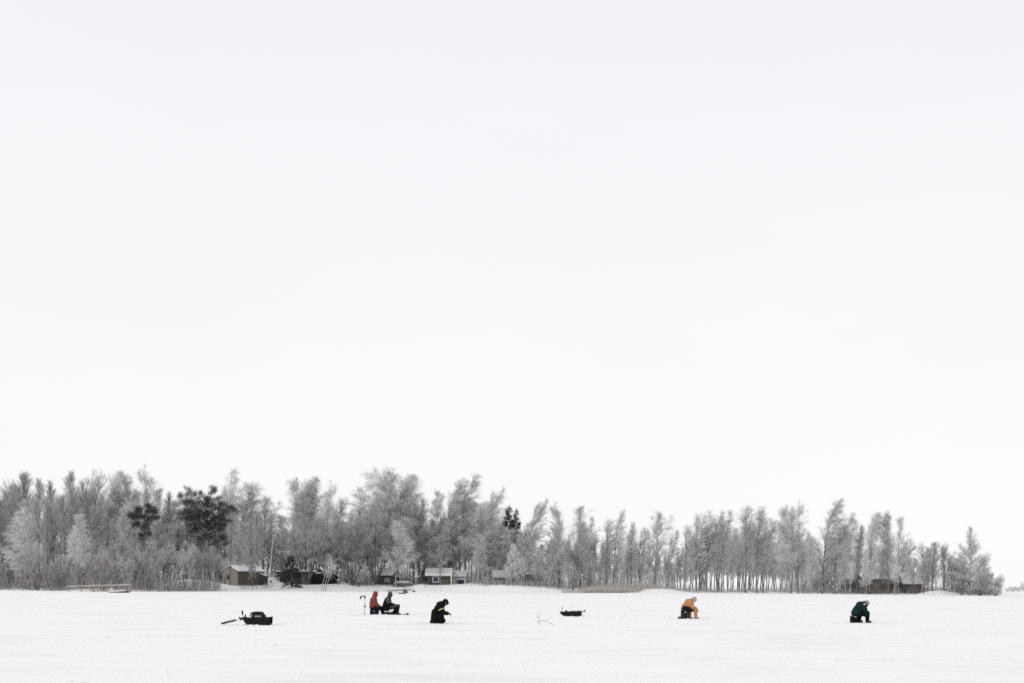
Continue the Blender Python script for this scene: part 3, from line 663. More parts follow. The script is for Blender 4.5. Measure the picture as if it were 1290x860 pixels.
brush('undergrowth', 'thin brown grey stems and brush along the shore', M['brush'], [
  (-60, 200, 3600, 0.8, 3.8, 2, 16, 0.016, 10), (-60, 200, 1200, 2.5, 5.0, 5, 16, 0.016, 10), (200, 277, 1500, 0.6, 3.0, 1, 8, 0.02, 7), (-60, 290, 900, 0.3, 0.9, 0.5, 3, 0.014, 6), (300, 345, 300, 0.3, 1.0, 2, 6, 0.014, 6), (375, 470, 1500, 0.5, 2.6, 7, 16, 0.018, 9), (500, 540, 100, 0.3, 1.0, 5, 9, 0.014, 6),
  (590, 720, 1300, 0.4, 2.0, 6, 14, 0.016, 8), (815, 860, 700, 0.3, 1.0, 1, 6, 0.012, 6), (840, 1010, 2600, 0.3, 1.3, 1, 9, 0.014, 7), (1010, 1165, 3600, 0.4, 1.7, 1, 9, 0.016, 8), (1160, 1262, 1500, 0.3, 1.7, 1, 9, 0.015, 8), (1200, 1250, 700, 1.5, 4.0, 2, 7, 0.015, 9)], 5)
# reed bed
g = np.random.default_rng(9); B = []; L = []
for i in range(15000):
    px = 728 + (838 - 728) * g.beta(1.2, 1.5); f = (px - 728) / 110
    dy = g.uniform(0.2 + 3.5 * f, 11); Y = float(np.interp((px - 645) / F, sh_a, sh_y)) + dy - 2; X = wx(px, Y)
    B.append((X, Y, ground(X, Y) - 0.03)); L.append((g.uniform(0.8, 1.45) + (g.uniform(0, .6) if i % 7 == 0 else 0)) * (1.0 - 0.4 * f) * (0.45 + 0.55 * min(1, (px - 728) / 18)))
for i in range(2600):
    px = g.choice([g.uniform(708, 740), g.uniform(800, 870)]); Y = float(np.interp((px - 645) / F, sh_a, sh_y)) + g.uniform(-1, 5); X = wx(px, Y); B.append((X, Y, ground(X, Y) - 0.03)); L.append(g.uniform(0.2, 0.7))
B = np.array(B); n = len(B)
V_, T_ = slivers(B, norm(g.normal(0, 0.16, (n, 3)) + np.array([0.1, 0, 1])), np.array(L), np.full(n, 0.016), np.full(n, 0.12))
o = bpy.data.objects.new('reed_bed', np_mesh('reed_bed', V_, T_, M['reed'])); COL.objects.link(o); tag(o, 'dry tan reed bed at the edge of the ice', 'reeds', kind='stuff')
# ------------------------------------------------------------------ buildings of the far shore
def site(px, Y): X = wx(px, Y); return (X, Y, ground(X, Y))
def window(parent, x, z, w, h, y, frame_m, name='window', axis='y', fw=0.09):
    f = MB(); p = MB()
    def bx(mb, a0, a1, z0, z1, d0, d1):
        if axis == 'y': mb.box(a0, a1, y + d0, y + d1, z0, z1)
        else: mb.box(y - d1, y - d0, a0, a1, z0, z1)
    bx(f, x - w / 2, x + w / 2, z - h / 2, z - h / 2 + fw, -0.05, 0.04); bx(f, x - w / 2, x + w / 2, z + h / 2 - fw, z + h / 2, -0.05, 0.04)
    bx(f, x - w / 2, x - w / 2 + fw, z - h / 2 + fw, z + h / 2 - fw, -0.05, 0.04); bx(f, x + w / 2 - fw, x + w / 2, z - h / 2 + fw, z + h / 2 - fw, -0.05, 0.04)
    bx(p, x - w / 2 + fw, x + w / 2 - fw, z - h / 2 + fw, z + h / 2 - fw, -0.012, 0.03)
    fr = f.build(name, frame_m, parent); p.build('pane', M['glass'], fr); return fr
def hut(name, label, cat, px, Y, w, d, hw, hr, rz, wm, ridge='y', snow=0.22, over=0.3, roof_m='darkwood', snow_m='snow_cap', z0=None, group=None, offset_ridge=0.0):
    """w along x, d along y, front at y=-d/2; ridge 'y' puts the gable at the front, 'x' the eave"""
    loc = site(px, Y); loc = (loc[0], loc[1], loc[2] if z0 is None else z0)
    r = thing(name, label, cat, loc, rz, group)
    b = -0.5; W = MB()
    if ridge == 'y':
        ox = offset_ridge
        prof = [(-w / 2, b), (w / 2, b), (w / 2, hw), (ox, hr), (-w / 2, hw)]
        W.loft([[(x, -d / 2, z) for x, z in prof], [(x, d / 2, z) for x, z in prof]])
        def slab(t0, t1, o, e):
            sl = (hr - hw) / (w / 2)
            lo = hw - sl * o
            pr = [(-w / 2 - o, lo + t0), (ox, hr + t0), (w / 2 + o, lo + t0), (w / 2 + o, lo + t1), (ox, hr + t1 + .02), (-w / 2 - o, lo + t1)]
            m = MB(); m.loft([[(x, -d / 2 - e, z) for x, z in pr], [(x, d / 2 + e, z) for x, z in pr]]); return m
    else:
        prof = [(-d / 2, b), (d / 2, b), (d / 2, hw), (0, hr), (-d / 2, hw)]
        W.loft([[(-w / 2, y, z) for y, z in prof], [(w / 2, y, z) for y, z in prof]])
        def slab(t0, t1, o, e):
            sl = (hr - hw) / (d / 2); lo = hw - sl * o
            pr = [(-d / 2 - o, lo + t0), (0, hr + t0), (d / 2 + o, lo + t0), (d / 2 + o, lo + t1), (0, hr + t1 + .02), (-d / 2 - o, lo + t1)]
            m = MB(); m.loft([[(-w / 2 - e, y, z) for y, z in pr], [(w / 2 + e, y, z) for y, z in pr]]); return m
    W.build('wall', M[wm], r)
    rf = slab(0.01, 0.10, over, over).build('roof', M[roof_m], r)
    if snow > 0: slab(0.104, 0.104 + snow, over * 0.85, over * 0.85).build('snow_cover', M[snow_m], rf)
    return r
def plank_door(parent, x, w, h, y, m, z0=0.05):
    dm = MB(); dm.box(x - w / 2, x + w / 2, y - 0.05, y + 0.02, z0, z0 + h); o = dm.build('door', M[m], parent)
    k = MB(); k.tube([(x + w * .35, y - 0.12, z0 + h * .48), (x + w * .35, y - 0.05, z0 + h * .48)], 0.03); k.build('handle', M['darkmetal'], o); return o

# beige gabled hut: gable towards the left front, long brown side on the right
h = hut('boathouse', 'beige weathered wooden hut with small square window and snowy low gable roof', 'hut', 306, 186, 5.0, 5.6, 2.75, 3.75, R(-40), 'beige', 'y', 0.18, 0.25, z0=0.75)
window(h, -0.6, 1.75, 0.85, 0.85, -2.8, M['brown'])
s = MB(); s.box(2.503, 2.56, -2.7, 2.78, 0.0, 2.62); s.build('side_cladding', M['brown'], h)
t = MB(); t.box(-2.56, -2.50, -2.83, -2.76, 0, 2.75); t.box(2.50, 2.56, -2.83, -2.76, 0, 2.65); t.build('corner_board', M['brown'], h)
# dark lean-to at its right
h = hut('lean_to', 'low dark lean-to with a sloping snow edge at the right end of the beige hut', 'shed', 331, 187, 1.8, 2.4, 1.75, 2.35, 0, 'darkwood', 'y', 0.16, 0.1, z0=0.9, offset_ridge=-0.7)
plank_door(h, 0.1, 0.8, 1.5, -1.2, 'darkwood')
hut('storehouse', 'dark storehouse with snowy roof edge half hidden behind the beige hut', 'shed', 291, 199, 4.0, 5, 3.4, 4.6, R(-35), 'darkwood', 'y', 0.25)
hut('villa', 'grey house with only a snowy roof edge showing in the wood above the jetty', 'house', 150, 192, 5, 5, 4.0, 5.6, R(-38), 'brown', 'y', 0.25)
# white block with a round dark hole
w_ = thing('snow_block', 'white snow covered box with one round dark hole at the flagpole foot', 'box', (wx(345, 184), 184, 1.0), R(4))
m = MB(); m.bevbox(-1.0, 1.0, -0.7, 0.7, -0.3, 1.25, 0.12); bd = m.build('body', M['whitepaint'], w_)
m = MB(); m.bevbox(-1.04, 1.04, -0.74, 0.74, 1.252, 1.5, 0.15); m.build('snow_cover', M['snow_cap'], w_)
m = MB(); m.tube([(-0.45, -0.76, 0.72), (-0.45, -0.69, 0.72)], 0.17, 14); m.build('porthole', M['rubber'], w_)
# flagpole
fp = thing('flagpole', 'tall thin pale flagpole leaning slightly right beside the beige hut', 'flagpole', site(338.5, 181), 0)
m = MB(); m.tube([(0, 0, -0.3), (0.35, 0, 4.5), (0.78, 0, 9.6)], [0.085, 0.07, 0.045], 8); m.build('pole', M['whitepaint'], fp)
m = MB(); m.ell((0.79, 0, 9.68), (0.09, 0.09, 0.1)); m.build('finial', M['metal'], fp)
fp2 = thing('flagpole', 'shorter thin grey mast right of the pale leaning flagpole', 'mast', site(350, 190), 0)
m = MB(); m.tube([(0, 0, -0.3), (0, 0, 6.3)], [0.06, 0.04], 8); m.build('pole', M['greywood'], fp2)
m = MB(); m.box(-0.02, 2.6, -0.04, 0.04, 6.2, 6.32); m.build('crossbar', M['frost_roof'], fp2)

# dark barn behind the low spruce
h = hut('barn', 'long low dark barn with patches of roof snow behind the low dark spruce', 'barn', 377, 188, 7.6, 4, 2.35, 2.9, 0, 'darkwood', 'x', 0.0, 0.3, z0=1.1)
m = MB(); m.box(0.35, 2.5, -2.2, -1.2, 2.50, 2.88); m.box(2.9, 3.6, -2.2, -1.4, 2.48, 2.84); m.box(-3.9, -3.0, -2.2, -1.0, 2.5, 2.7); m.build('snow_patch', M['snow_cap'], h)
plank_door(h, 1.6, 1.4, 1.8, -2.0, 'brown'); 
h_ = thing('tarp_heap', 'rounded dark tarp covered heap right of the low dark barn', 'heap', site(411, 185), 0)
m = MB(); m.ell((0, 0, 0.9), (2.3, 1.5, 1.3)); m.ell((-1.2, 0.2, 0.8), (1.6, 1.3, 1.3)); m.ell((1.2, -0.2, 0.6), (1.3, 1.1, 1.0)); m.ell((-2.2, 0, .9), (1.0, 1.0, .7))
m.fuse('cover', M['tarp'], h_, 0.09, 3)
m = MB(); m.ell((-1.3, 0.1, 2.02), (0.9, 0.7, 0.16)); m.ell((0.2, 0.1, 2.16), (0.6, 0.5, 0.1)); m.build('snow_patch', M['snow_cap'], h_, True)
h_ = thing('stump', 'small dark snow topped stump in the snow bank right of the tarp heap', 'stump', site(426, 184), 0)
m = MB(); m.tube([(0, 0, -.2), (0.05, 0, .7)], [0.36, 0.28], 10); m.build('trunk', M['bark'], h_)
m = MB(); m.ell((0.05, 0, .74), (0.3, 0.3, 0.12)); m.build('snow_cap', M['snow_cap'], h_, True)

# small shack
h = hut('shack', 'small dark shack with bright snow on its roof right of the alders', 'hut', 489, 193, 3.2, 3, 1.95, 2.9, R(-24), 'darkwood', 'x', 0.3, 0.35, z0=1.15)
plank_door(h, -0.9, 0.9, 1.7, -1.5, 'brown')
m = MB(); m.box(0.1, 1.4, -1.55, -1.48, 0.5, 1.4); m.build('wall_panel', M['greywood'], h)
# log pile + fence
lp = thing('log_pile', 'low stack of snow dusted logs right of the small shack', 'log pile', site(508, 188), R(3))
for k in range(9):
    row = 0 if k < 4 else 1 if k < 7 else 2; c = (k if k < 4 else k - 4 + .5 if k < 7 else k - 7 + 1)
    m = MB(); m.tube([(-1.9 + 0.1 * (k % 3), c * 0.32 - .5, 0.14 + row * 0.26), (1.7 + 0.15 * (k % 2), c * 0.32 - .5, 0.14 + row * 0.26)], [0.16, 0.14], 8); m.build('log', M['greywood'] if k % 2 else M['bark'], lp)
m = MB(); m.ell((-0.1, 0.1, .86), (1.5, .55, .14)); m.build('snow_cover', M['snow_cap'], lp, True)
def fence(name, label, px0, px1, Y, n, h, m_, rails=(0.5, 0.9), top_snow=False, cat='fence'):
    a = Vector(site(px0, Y)); b_ = Vector(site(px1, Y)); r = thing(name, label, cat, a, math.atan2(b_.y - a.y, b_.x - a.x)); L = (b_ - a).length
    for k in range(n):
        m = MB(); m.bevbox(L * k / (n - 1) - 0.05, L * k / (n - 1) + 0.05, -0.05, 0.05, -0.5, h, 0.012); m.build('post', M[m_], r)
    for z in rails:
        m = MB(); m.box(-0.1, L + 0.1, -0.09, -0.052, z - 0.06, z + 0.06); m.build('rail', M[m_], r)
    return r
fence('fence', 'dark two rail fence between the small shack and the white roofed cabin', 491, 527, 196, 5, 1.25, 'darkwood', (0.65, 1.1))
# bird table / lantern post left of the cabin
q = thing('feeder_post', 'small snow capped feeder post left of the white roofed cabin', 'bird feeder', site(524.5, 190), 0)
m = MB(); m.bevbox(-.06, .06, -.06, .06, -.3, 1.5, .015); m.build('post', M['greywood'], q)
m = MB(); m.bevbox(-.5, .5, -.35, .35, 1.5, 1.6, .04); m.build('tray', M['greywood'], q)
m = MB(); m.ell((0, 0, 1.66), (.5, .35, .16)); m.build('snow_cap', M['snow_cap'], q, True)

# white roofed cabin
c = hut('cabin', 'dark cabin with thick white snow roof and one white framed window', 'cabin', 553.5, 194, 4.7, 4.6, 1.95, 2.95, 0, 'darkwood', 'x', 0.45, 0.3, z0=1.05)
window(c, -0.55, 1.25, 1.25, 1.15, -2.3, M['whitepaint'], fw=0.14)
m = MB(); m.box(0.6, 2.0, -2.36, -2.302, 0.15, 1.2); m.build('wall_panel', M['olive'], c)
m = MB(); m.box(-1.15, 0.05, -2.34, -2.302, 0.1, 0.55); m.build('wall_panel', M['bluedoor'], c)
m = MB(); m.box(2.36, 2.6, -2.7, -2.4, -0.2, 2.0); m.build('corner_post', M['whitepaint'], c)
m = MB(); m.bevbox(-0.35, 0.35, 0.1, 0.8, 3.0, 3.75, .08); k = m.build('chimney', M['greywood'], c)
m = MB(); m.ell((0, .45, 3.78), (.4, .4, .16)); m.build('snow_cap', M['snow_cap'], k, True)
x = hut('outhouse', 'narrow dark outhouse with rounded snow hat at the left end of the cabin', 'shed', 534.5, 197, 1.2, 1.4, 2.3, 2.9, 0, 'darkwood', 'y', 0.4, 0.15, z0=1.3)
plank_door(x, 0, 0.8, 1.8, -0.7, 'darkwood')
a = hut('garage', 'pale annex with a low dark blue door and snowy roof right of the cabin', 'shed', 579, 197, 2.5, 3, 1.75, 2.5, 0, 'whitepaint', 'x', 0.35, 0.25, z0=1.15)
plank_door(a, 0.25, 1.5, 0.85, -1.5, 'bluedoor', 0.25)

# grey shed and cluttered cabin
h = hut('grey_shed', 'brown shed with wide frosted grey roof left of the cluttered cabin', 'shed', 633.5, 194, 4.0, 3.4, 1.75, 2.95, R(5), 'brown', 'x', 0.1, 0.25, snow_m='frost_roof', z0=1.0)
plank_door(h, 1.2, 0.8, 1.6, -1.7, 'darkwood')
h = hut('cottage', 'cluttered grey cabin with frosted roof and two windows behind pale stems', 'cabin', 670, 198, 4.6, 4, 2.4, 3.9, R(-4), 'brown', 'x', 0.1, 0.3, snow_m='frost_roof', z0=1.0)
for xx in (-0.6, 1.1): window(h, xx, 1.5, 0.9, 0.9, -2.0, M['whitepaint'])
fence('fence', 'low weathered board fence at the foot of the cluttered cabin', 655, 690, 187, 6, 0.6, 'greywood', (0.25, 0.5))
# shelter left of the reeds
q = thing('picnic_shelter', 'open dark shelter with flat snow roof behind the left end of the reeds', 'shelter', site(726, 198), 0)
for sx in (-0.9, 0.9):
    for sy in (-0.6, 0.6):
        m = MB(); m.bevbox(sx - .07, sx + .07, sy - .07, sy + .07, -.3, 1.55, .02); m.build('post', M['darkwood'], q)
m = MB(); m.box(-1.25, 1.25, -.9, .9, 1.55, 1.65); rf = m.build('roof', M['darkwood'], q)
m = MB(); m.bevbox(-1.2, 1.2, -.85, .85, 1.652, 1.86, .1); m.build('snow_cover', M['snow_cap'], rf)
m = MB(); m.box(-.7, .7, -.35, .35, .62, .7); m.box(-.6, -.5, -.3, .3, -.2, .62); m.box(.5, .6, -.3, .3, -.2, .62); m.build('table', M['darkwood'], q)

# right hand buildings
h = hut('gabled_house', 'tall dark house with steep frosted gable roof behind birches on the right', 'house', 1073, 202, 3.5, 5, 2.6, 4.0, R(-8), 'weathered', 'y', 0.12, 0.3, snow_m='frost_roof', z0=0.2)
window(h, -0.6, 1.8, 0.7, 0.9, -2.5, M['brown']); plank_door(h, 0.7, 0.8, 1.9, -2.5, 'darkwood')
h = hut('long_shed', 'long low dark brown shed with several door openings behind birch stems', 'shed', 1106, 196, 7.0, 3.4, 2.4, 2.75, 0, 'weathered', 'x', 0.0, 0.15, z0=0.15)
for xx in (-2.2, 0.4, 2.3): plank_door(h, xx, 1.2, 1.7, -1.7, 'brown')
h = hut('pale_roof_barn', 'brown barn with tall pale frosted roof right of the long dark shed', 'barn', 1145, 194, 3.5, 4, 1.9, 3.9, R(-3), 'darkwood', 'x', 0.08, 0.2, snow_m='frost_roof', z0=0.15)
m = MB(); m.box(-0.6, 0.9, -2.05, -1.96, 0.1, 1.6); m.build('door', M['brown'], h)

# pole pair with crossbeam in the wood at left
q = thing('utility_pole', 'pale twin pole with crossbeam and insulators standing in brush above the jetty', 'utility pole', site(125, 172), 0)
for sx in (-0.28, 0.36):
    m = MB(); m.tube([(sx, 0, -.5), (sx, 0, 6.0)], [.10, .085], 8); m.build('pole', M['greywood'], q)
m = MB(); m.box(-.9, .95, -.16, -.08, 5.3, 5.48); m.build('crossbeam', M['greywood'], q)
m = MB(); m.box(-.5, .6, -.16, -.08, 2.4, 2.6); m.build('crossbeam', M['darkwood'], q)
for sx in (-.75, -.1, .2, .8):
    m = MB(); m.tube([(sx, -.12, 5.48), (sx, -.12, 5.62), (sx, -.12, 5.85)], [.05, .12, .07], 8); m.build('insulator', M['whitepaint'], q)

# ------------------------------------------------------------------ jetty, log, trailer
jY = 150
j = thing('jetty', 'long thin wooden jetty on slanting legs at the left shore', 'jetty', (wx(84, jY), jY, 0), 0)
L = wx(165, jY) - wx(84, jY)
zl = lambda f: 0.62 + 0.34 * f
m = MB(); m.loft([[(0, -.6, zl(0)), (0, .6, zl(0)), (0, .6, zl(0) + .16), (0, -.6, zl(0) + .16)], [(L, -.6, zl(1)), (L, .6, zl(1)), (L, .6, zl(1) + .16), (L, -.6, zl(1) + .16)]]); dk = m.build('deck', M['greywood'], j)
m = MB(); m.loft([[(0.1, -.5, zl(0) + .163), (0.1, .55, zl(0) + .163), (0.1, .55, zl(0) + .21), (0.1, -.5, zl(0) + .21)], [(L - .1, -.5, zl(1) + .163), (L - .1, .55, zl(1) + .163), (L - .1, .55, zl(1) + .21), (L - .1, -.5, zl(1) + .21)]]); m.build('snow_cover', M['snow_cap'], dk)
for f, dx in ((0.03, 0), (0.36, 0.5), (0.50, 0.9), (0.53, -0.9), (0.56, .1), (0.66, -0.75), (0.985, 0.0), (.86, -1.4)):
    for sy in (-.45, .45):
        m = MB(); m.tube([(L * f, sy, zl(f)), (L * f + dx, sy, -0.2)], .075, 8); m.build('leg', M['greywood'], j)
lg = thing('log', 'dark snow topped log lying on the ice in front of the jetty', 'log', (wx(137, 138), 138, 0.03), R(-1))
Ll = wx(163, 138) - wx(137, 138)
m = MB(); m.tube([(0, 0, .02), (Ll * .5, 0, .06), (Ll, 0, .14)], [.06, .13, .17], 10); m.build('trunk', M['bark'], lg)
m = MB(); m.tube([(0.1, 0.03, .12), (Ll * .5, .03, .2), (Ll * .85, .03, .28)], [.04, .1, .06], 8); m.build('snow_cover', M['snow_cap'], lg)

tY = 150
tr = thing('boat_trailer', 'dark empty boat trailer with long drawbar parked at the snowy shore', 'trailer', (wx(505, tY), tY, ground(wx(505, tY), tY)), R(8)); tr.scale = (1, 1, .72)
m = MB(); m.tube([(-2.0, 0, .52), (-0.3, 0, .66), (1.6, 0, .78)], .075, 8); m.tube([(-0.6, -.5, .68), (1.7, -.6, .80)], .06, 8); m.tube([(-0.6, .5, .68), (1.7, .6, .80)], .06, 8); m.tube([(-2.0, 0, .54), (-0.6, -.5, .68)], .05, 8); m.tube([(-2.0, 0, .54), (-.6, .5, .68)], .05, 8); m.tube([(1.65, -.65, .8), (1.65, .65, .8)], .06, 8); m.build('frame', M['darkmetal'], tr)
m = MB(); m.tube([(.7, -.95, .4), (.7, .95, .4)], .06, 8); m.tube([(.7, -.5, .4), (.7, -.5, .72)], .06, 8); m.tube([(.7, .5, .4), (.7, .5, .72)], .06, 8); m.build('axle', M['darkmetal'], tr)
for sy in (-1, 1):
    m = MB(); m.tube([(.7, sy * .95 - .11, .33), (.7, sy * .95 - .09, .33), (.7, sy * .95 + .09, .33), (.7, sy * .95 + .11, .33)], [.27, .33, .33, .27], 18); w = m.build('wheel', M['rubber'], tr)
    m = MB(); m.tube([(.7, sy * .95 - .125, .33), (.7, sy * .95 + .125, .33)], .17, 14); m.build('rim', M['metal'], w)
m = MB(); m.tube([(1.75, -.9, .5), (2.1, -.5, .78)], .06, 8); m.tube([(1.65, -.9, .42), (2.2, -.9, .42)], .09, 8); m.build('tail_bar', M['darkmetal'], tr)
m = MB(); m.tube([(-1.9, 0, -.1), (-1.9, 0, .62)], .045, 8); m.build('jockey_post', M['metal'], tr)
bd_ = thing('plank', 'short dark plank lying in the snow just in front of the boat trailer', 'plank', (wx(506.5, 143), 143, ground(wx(506.5, 143), 143)), R(4))
m = MB(); m.bevbox(-.5, .5, -.12, .12, 0.02, .14, .03); m.tube([(-1.2, 0, .16), (1, 0, .2)], .03, 6); m.build('board', M['darkwood'], bd_)
# ------------------------------------------------------------------ people and gear on the ice
def V3(x, y, z): return Vector((x, y, z))
def hand(mb, wrist, d, side, rf=0.010, curl=0.9):
    """palm, four unequal curled fingers and a thumb from the side of the palm"""
    d = Vector(d).normalized(); lat = Vector((0, 1, 0)); lat = (lat - d * lat.dot(d)).normalized(); nrm = d.cross(lat).normalized()
    if nrm.z > 0: nrm = -nrm                                       # fingers curl downwards
    palm = wrist + d * 0.05
    rot = Matrix((d, lat, nrm)).transposed()
    mb.cap(wrist, wrist + d * 0.03, rf * 2.6, rf * 2.4); mb.ell(palm, (0.055, rf * 3.9, rf * 1.7), rot)
    for k, L in enumerate((0.066, 0.076, 0.071, 0.055)):
        o = (k - 1.5) * rf * 2.05 * side; p = palm + d * 0.035 + lat * o; cur = d.copy(); pts = [palm + lat * o * .8, p]
        for q in range(3):
            cur = (cur + nrm * curl * (0.35 + 0.25 * q)).normalized(); p = p + cur * L * (0.42, 0.33, 0.25)[q]; pts.append(p)
        mb.chain(pts, [rf * 1.05, rf, rf * .95, rf * .9, rf * .8])
    t0 = palm - d * 0.02 - lat * rf * 3.0 * side
    t1 = t0 - lat * 0.022 * side + d * 0.028 + nrm * .008; t2 = t1 + d * 0.026 + nrm * 0.018 + lat * .004 * side
    mb.chain([palm - d * .02, t0, t1, t2], [rf * 1.2, rf * 1.3, rf * 1.1, rf * .9])

def person(label, px, py, J, rz, look):
    """J: joints seen from the side (x forward, z up); sides get their own depth"""
    Y = CAMH * F / (py - hor(px)); r = thing('person', label, 'person', (wx(px, Y), Y, 0), rz, 'people ice fishing')
    r.location.z = ground(r.location.x, Y) - 0.01
    def p(n, s=0):
        v = J[n] if (n + ('L' if s < 0 else 'R')) not in J or s == 0 else J[n + ('L' if s < 0 else 'R')]
        dep = dict(shoulder=.185, elbow=.25, wrist=.13, hip=.11, knee=.16, ankle=.13, toe=.15).get(n, 0)
        if len(v) == 3: return V3(v[0], v[1], v[2])
        return V3(v[0], s * dep, v[1])
    hd = p('head'); f = Vector((math.cos(look), 0, math.sin(look))); upv = Vector((-math.sin(look), 0, math.cos(look))); rot = Matrix((f, Vector((0, 1, 0)), upv)).transposed()
    H = lambda x, y, z: hd + rot @ Vector((x, y, z))
    b = MB()
    b.ell(hd, (.098, .078, .118), rot); b.ell(H(.03, 0, -.06), (.07, .062, .075), rot); b.ell(H(.105, 0, -.018), (.022, .016, .03), rot); b.ell(H(.085, 0, .022), (.02, .05, .014), rot)
    b.ell(H(.088, 0, -.062), (.016, .028, .012), rot); b.ell(H(.082, 0, -.1), (.022, .026, .02), rot)
    for s in (-1, 1): b.ell(H(-.005, s * .079, -.005), (.022, .012, .034), rot)
    b.chain([hd - upv * .05, p('neck'), p('chest'), p('waist'), p('pelvis')], [.06, .058, .12, .12, .13])
    for s in (-1, 1):
        b.chain([p('chest') + V3(0, s * .06, .04), p('shoulder', s), p('elbow', s), p('wrist', s)], [.09, .065, .045, .03])
        b.chain([p('hip', s), p('knee', s), p('ankle', s)], [.095, .06, .042]); b.chain([p('ankle', s), p('toe', s)], [.042, .035])
        dw = (p('wrist', s) - p('elbow', s)); hand(b, p('wrist', s), J.get('handdir', (dw.x, dw.y * .3, dw.z)), s)
    b.fuse('body', M['skin'], r, 0.0085, 2)
    for s in (-1, 1):
        e = MB(); e.ell(H(.088, s * .032, .004), (.013, .015, .01), rot); e.build('eye', M['eye'], r, True)
    return r, p, H, rot, f, upv
def jacket(r, p, m, k=1.0, hem=0.0, extra=None, collar=True):
    b = MB(); b.chain([p('chest'), p('waist'), p('pelvis') + V3(0, 0, .05 + hem)], [.175 * k, .175 * k, .185 * k])
    for s in (-1, 1):
        b.cap(p('chest') + V3(0, s * .07, .0), p('waist') + V3(0, s * .06, 0), .15 * k, .15 * k); b.cap(p('waist') + V3(0, s * .06, 0), p('pelvis') + V3(0, s * .08, .06 + hem), .15 * k, .14 * k)
        b.chain([p('chest') + V3(0, s * .08, .05), p('shoulder', s), p('elbow', s)], [.14 * k, .108 * k, .082 * k]); w = p('elbow', s).lerp(p('wrist', s), .95); b.cap(p('elbow', s), w, .082 * k, .058 * k)
        e = p('elbow', s)
        b.ell(e + V3(0, 0, .02), (.088 * k, .085 * k, .07 * k)); b.ell(p('shoulder', s).lerp(e, .5), (.10 * k, .095 * k, .085 * k))
    if collar: b.cap(p('chest').lerp(p('neck'), .5), p('neck'), .12, .088)
    for a in (extra or []): b.cap(*a)
    return b.fuse('jacket', m, r, 0.014, 4)
def trousers(r, p, m, k=1.0, m2=None):
    b = MB(); b.cap(p('pelvis') + V3(0, -.07, 0), p('pelvis') + V3(0, .07, 0), .15 * k); b.ell(p('pelvis'), (.17 * k, .2 * k, .15 * k))
    for s in (-1, 1): b.chain([p('hip', s), p('knee', s), p('knee', s).lerp(p('ankle', s), .85)], [.125 * k, .092 * k, .075 * k])
    return b.fuse('trousers', m, r, 0.014, 4)
def boots(r, p, m):
    for s in (-1, 1):
        a, t = p('ankle', s), p('toe', s); up = (p('knee', s) - a).normalized(); d = (t - a); d.z = 0; d = d.normalized() if d.length > 1e-3 else V3(1, 0, 0)
        b = MB(); b.cap(a + up * .14, a, .072, .07); b.cap(a - d * .03 + V3(0, 0, -.02), t, .062, .055); b.ell(t + V3(0, 0, .008), (.075, .058, .05)); b.fuse('boot', m, r, 0.011, 3)
def gloves(r, p, m, J, k=.0145):
    for s in (-1, 1):
        dw = (p('wrist', s) - p('elbow', s)); b = MB(); hand(b, p('wrist', s), J.get('handdir', (dw.x, dw.y * .3, dw.z)), s, k)
        b.cap(p('elbow', s).lerp(p('wrist', s), .82), p('wrist', s), .058, .045); b.fuse('glove', m, r, 0.0085, 2)
def mask(r, H, rot, p, m, up=0.0):
    b = MB(); b.ell(H(.032, 0, -.055 + up * .6), (.083, .076, .07), rot); b.ell(H(.1, 0, -.03 + up * .5), (.032, .03, .045), rot); b.cap(H(-.01, 0, -.1), p('neck'), .075, .085)
    if up: b.ell(H(.07, 0, -.03), (.05, .07, .06), rot)
    return b.fuse('face_scarf', m, r, .011, 2)
def tackle_box(label, px, py, off, size, m, lid_m, strap=False, rz=0.0, name='tackle_box', legs=False, Y=None):
    Y = CAMH * F / (py - hor(px)); X = wx(px, Y) + off[0]; r = thing(name, label, 'seat box' if not legs else 'stool', (X, Y + off[1], ground(X, Y) - 0.01), rz, None)
    w, d, h = size
    if legs:
        m1 = MB(); m1.bevbox(-w / 2, w / 2, -d / 2, d / 2, h - .05, h, .02); m1.build('seat', m, r)
        for sx in (-1, 1):
            for sy in (-1, 1):
                q = MB(); q.tube([(sx * w * .42, sy * d * .4, 0), (-sx * w * .36, sy * d * .4, h - .045)], .012, 8); q.build('leg', M['darkmetal'], r)
        return r
    m1 = MB(); m1.bevbox(-w / 2, w / 2, -d / 2, d / 2, 0, h * .84, .03); m1.build('body', m, r)
    m1 = MB(); m1.bevbox(-w / 2 - .012, w / 2 + .012, -d / 2 - .012, d / 2 + .012, h * .845, h, .025); l = m1.build('lid', lid_m, r)
    m1 = MB(); m1.bevbox(-.04, .04, -d / 2 - .03, -d / 2 - .013, h * .72, h * .93, .006); m1.build('latch', M['metal'], l)
    if strap:
        m1 = MB()
        for sx in (-w * .28, w * .28): m1.tube([(sx, -d / 2 - .02, h * .1), (sx, -d / 2 - .045, h * .45), (sx, -d / 2 - .02, h * .8)], .022, 8)
        m1.build('strap', M['greycloth'], r)
    return r
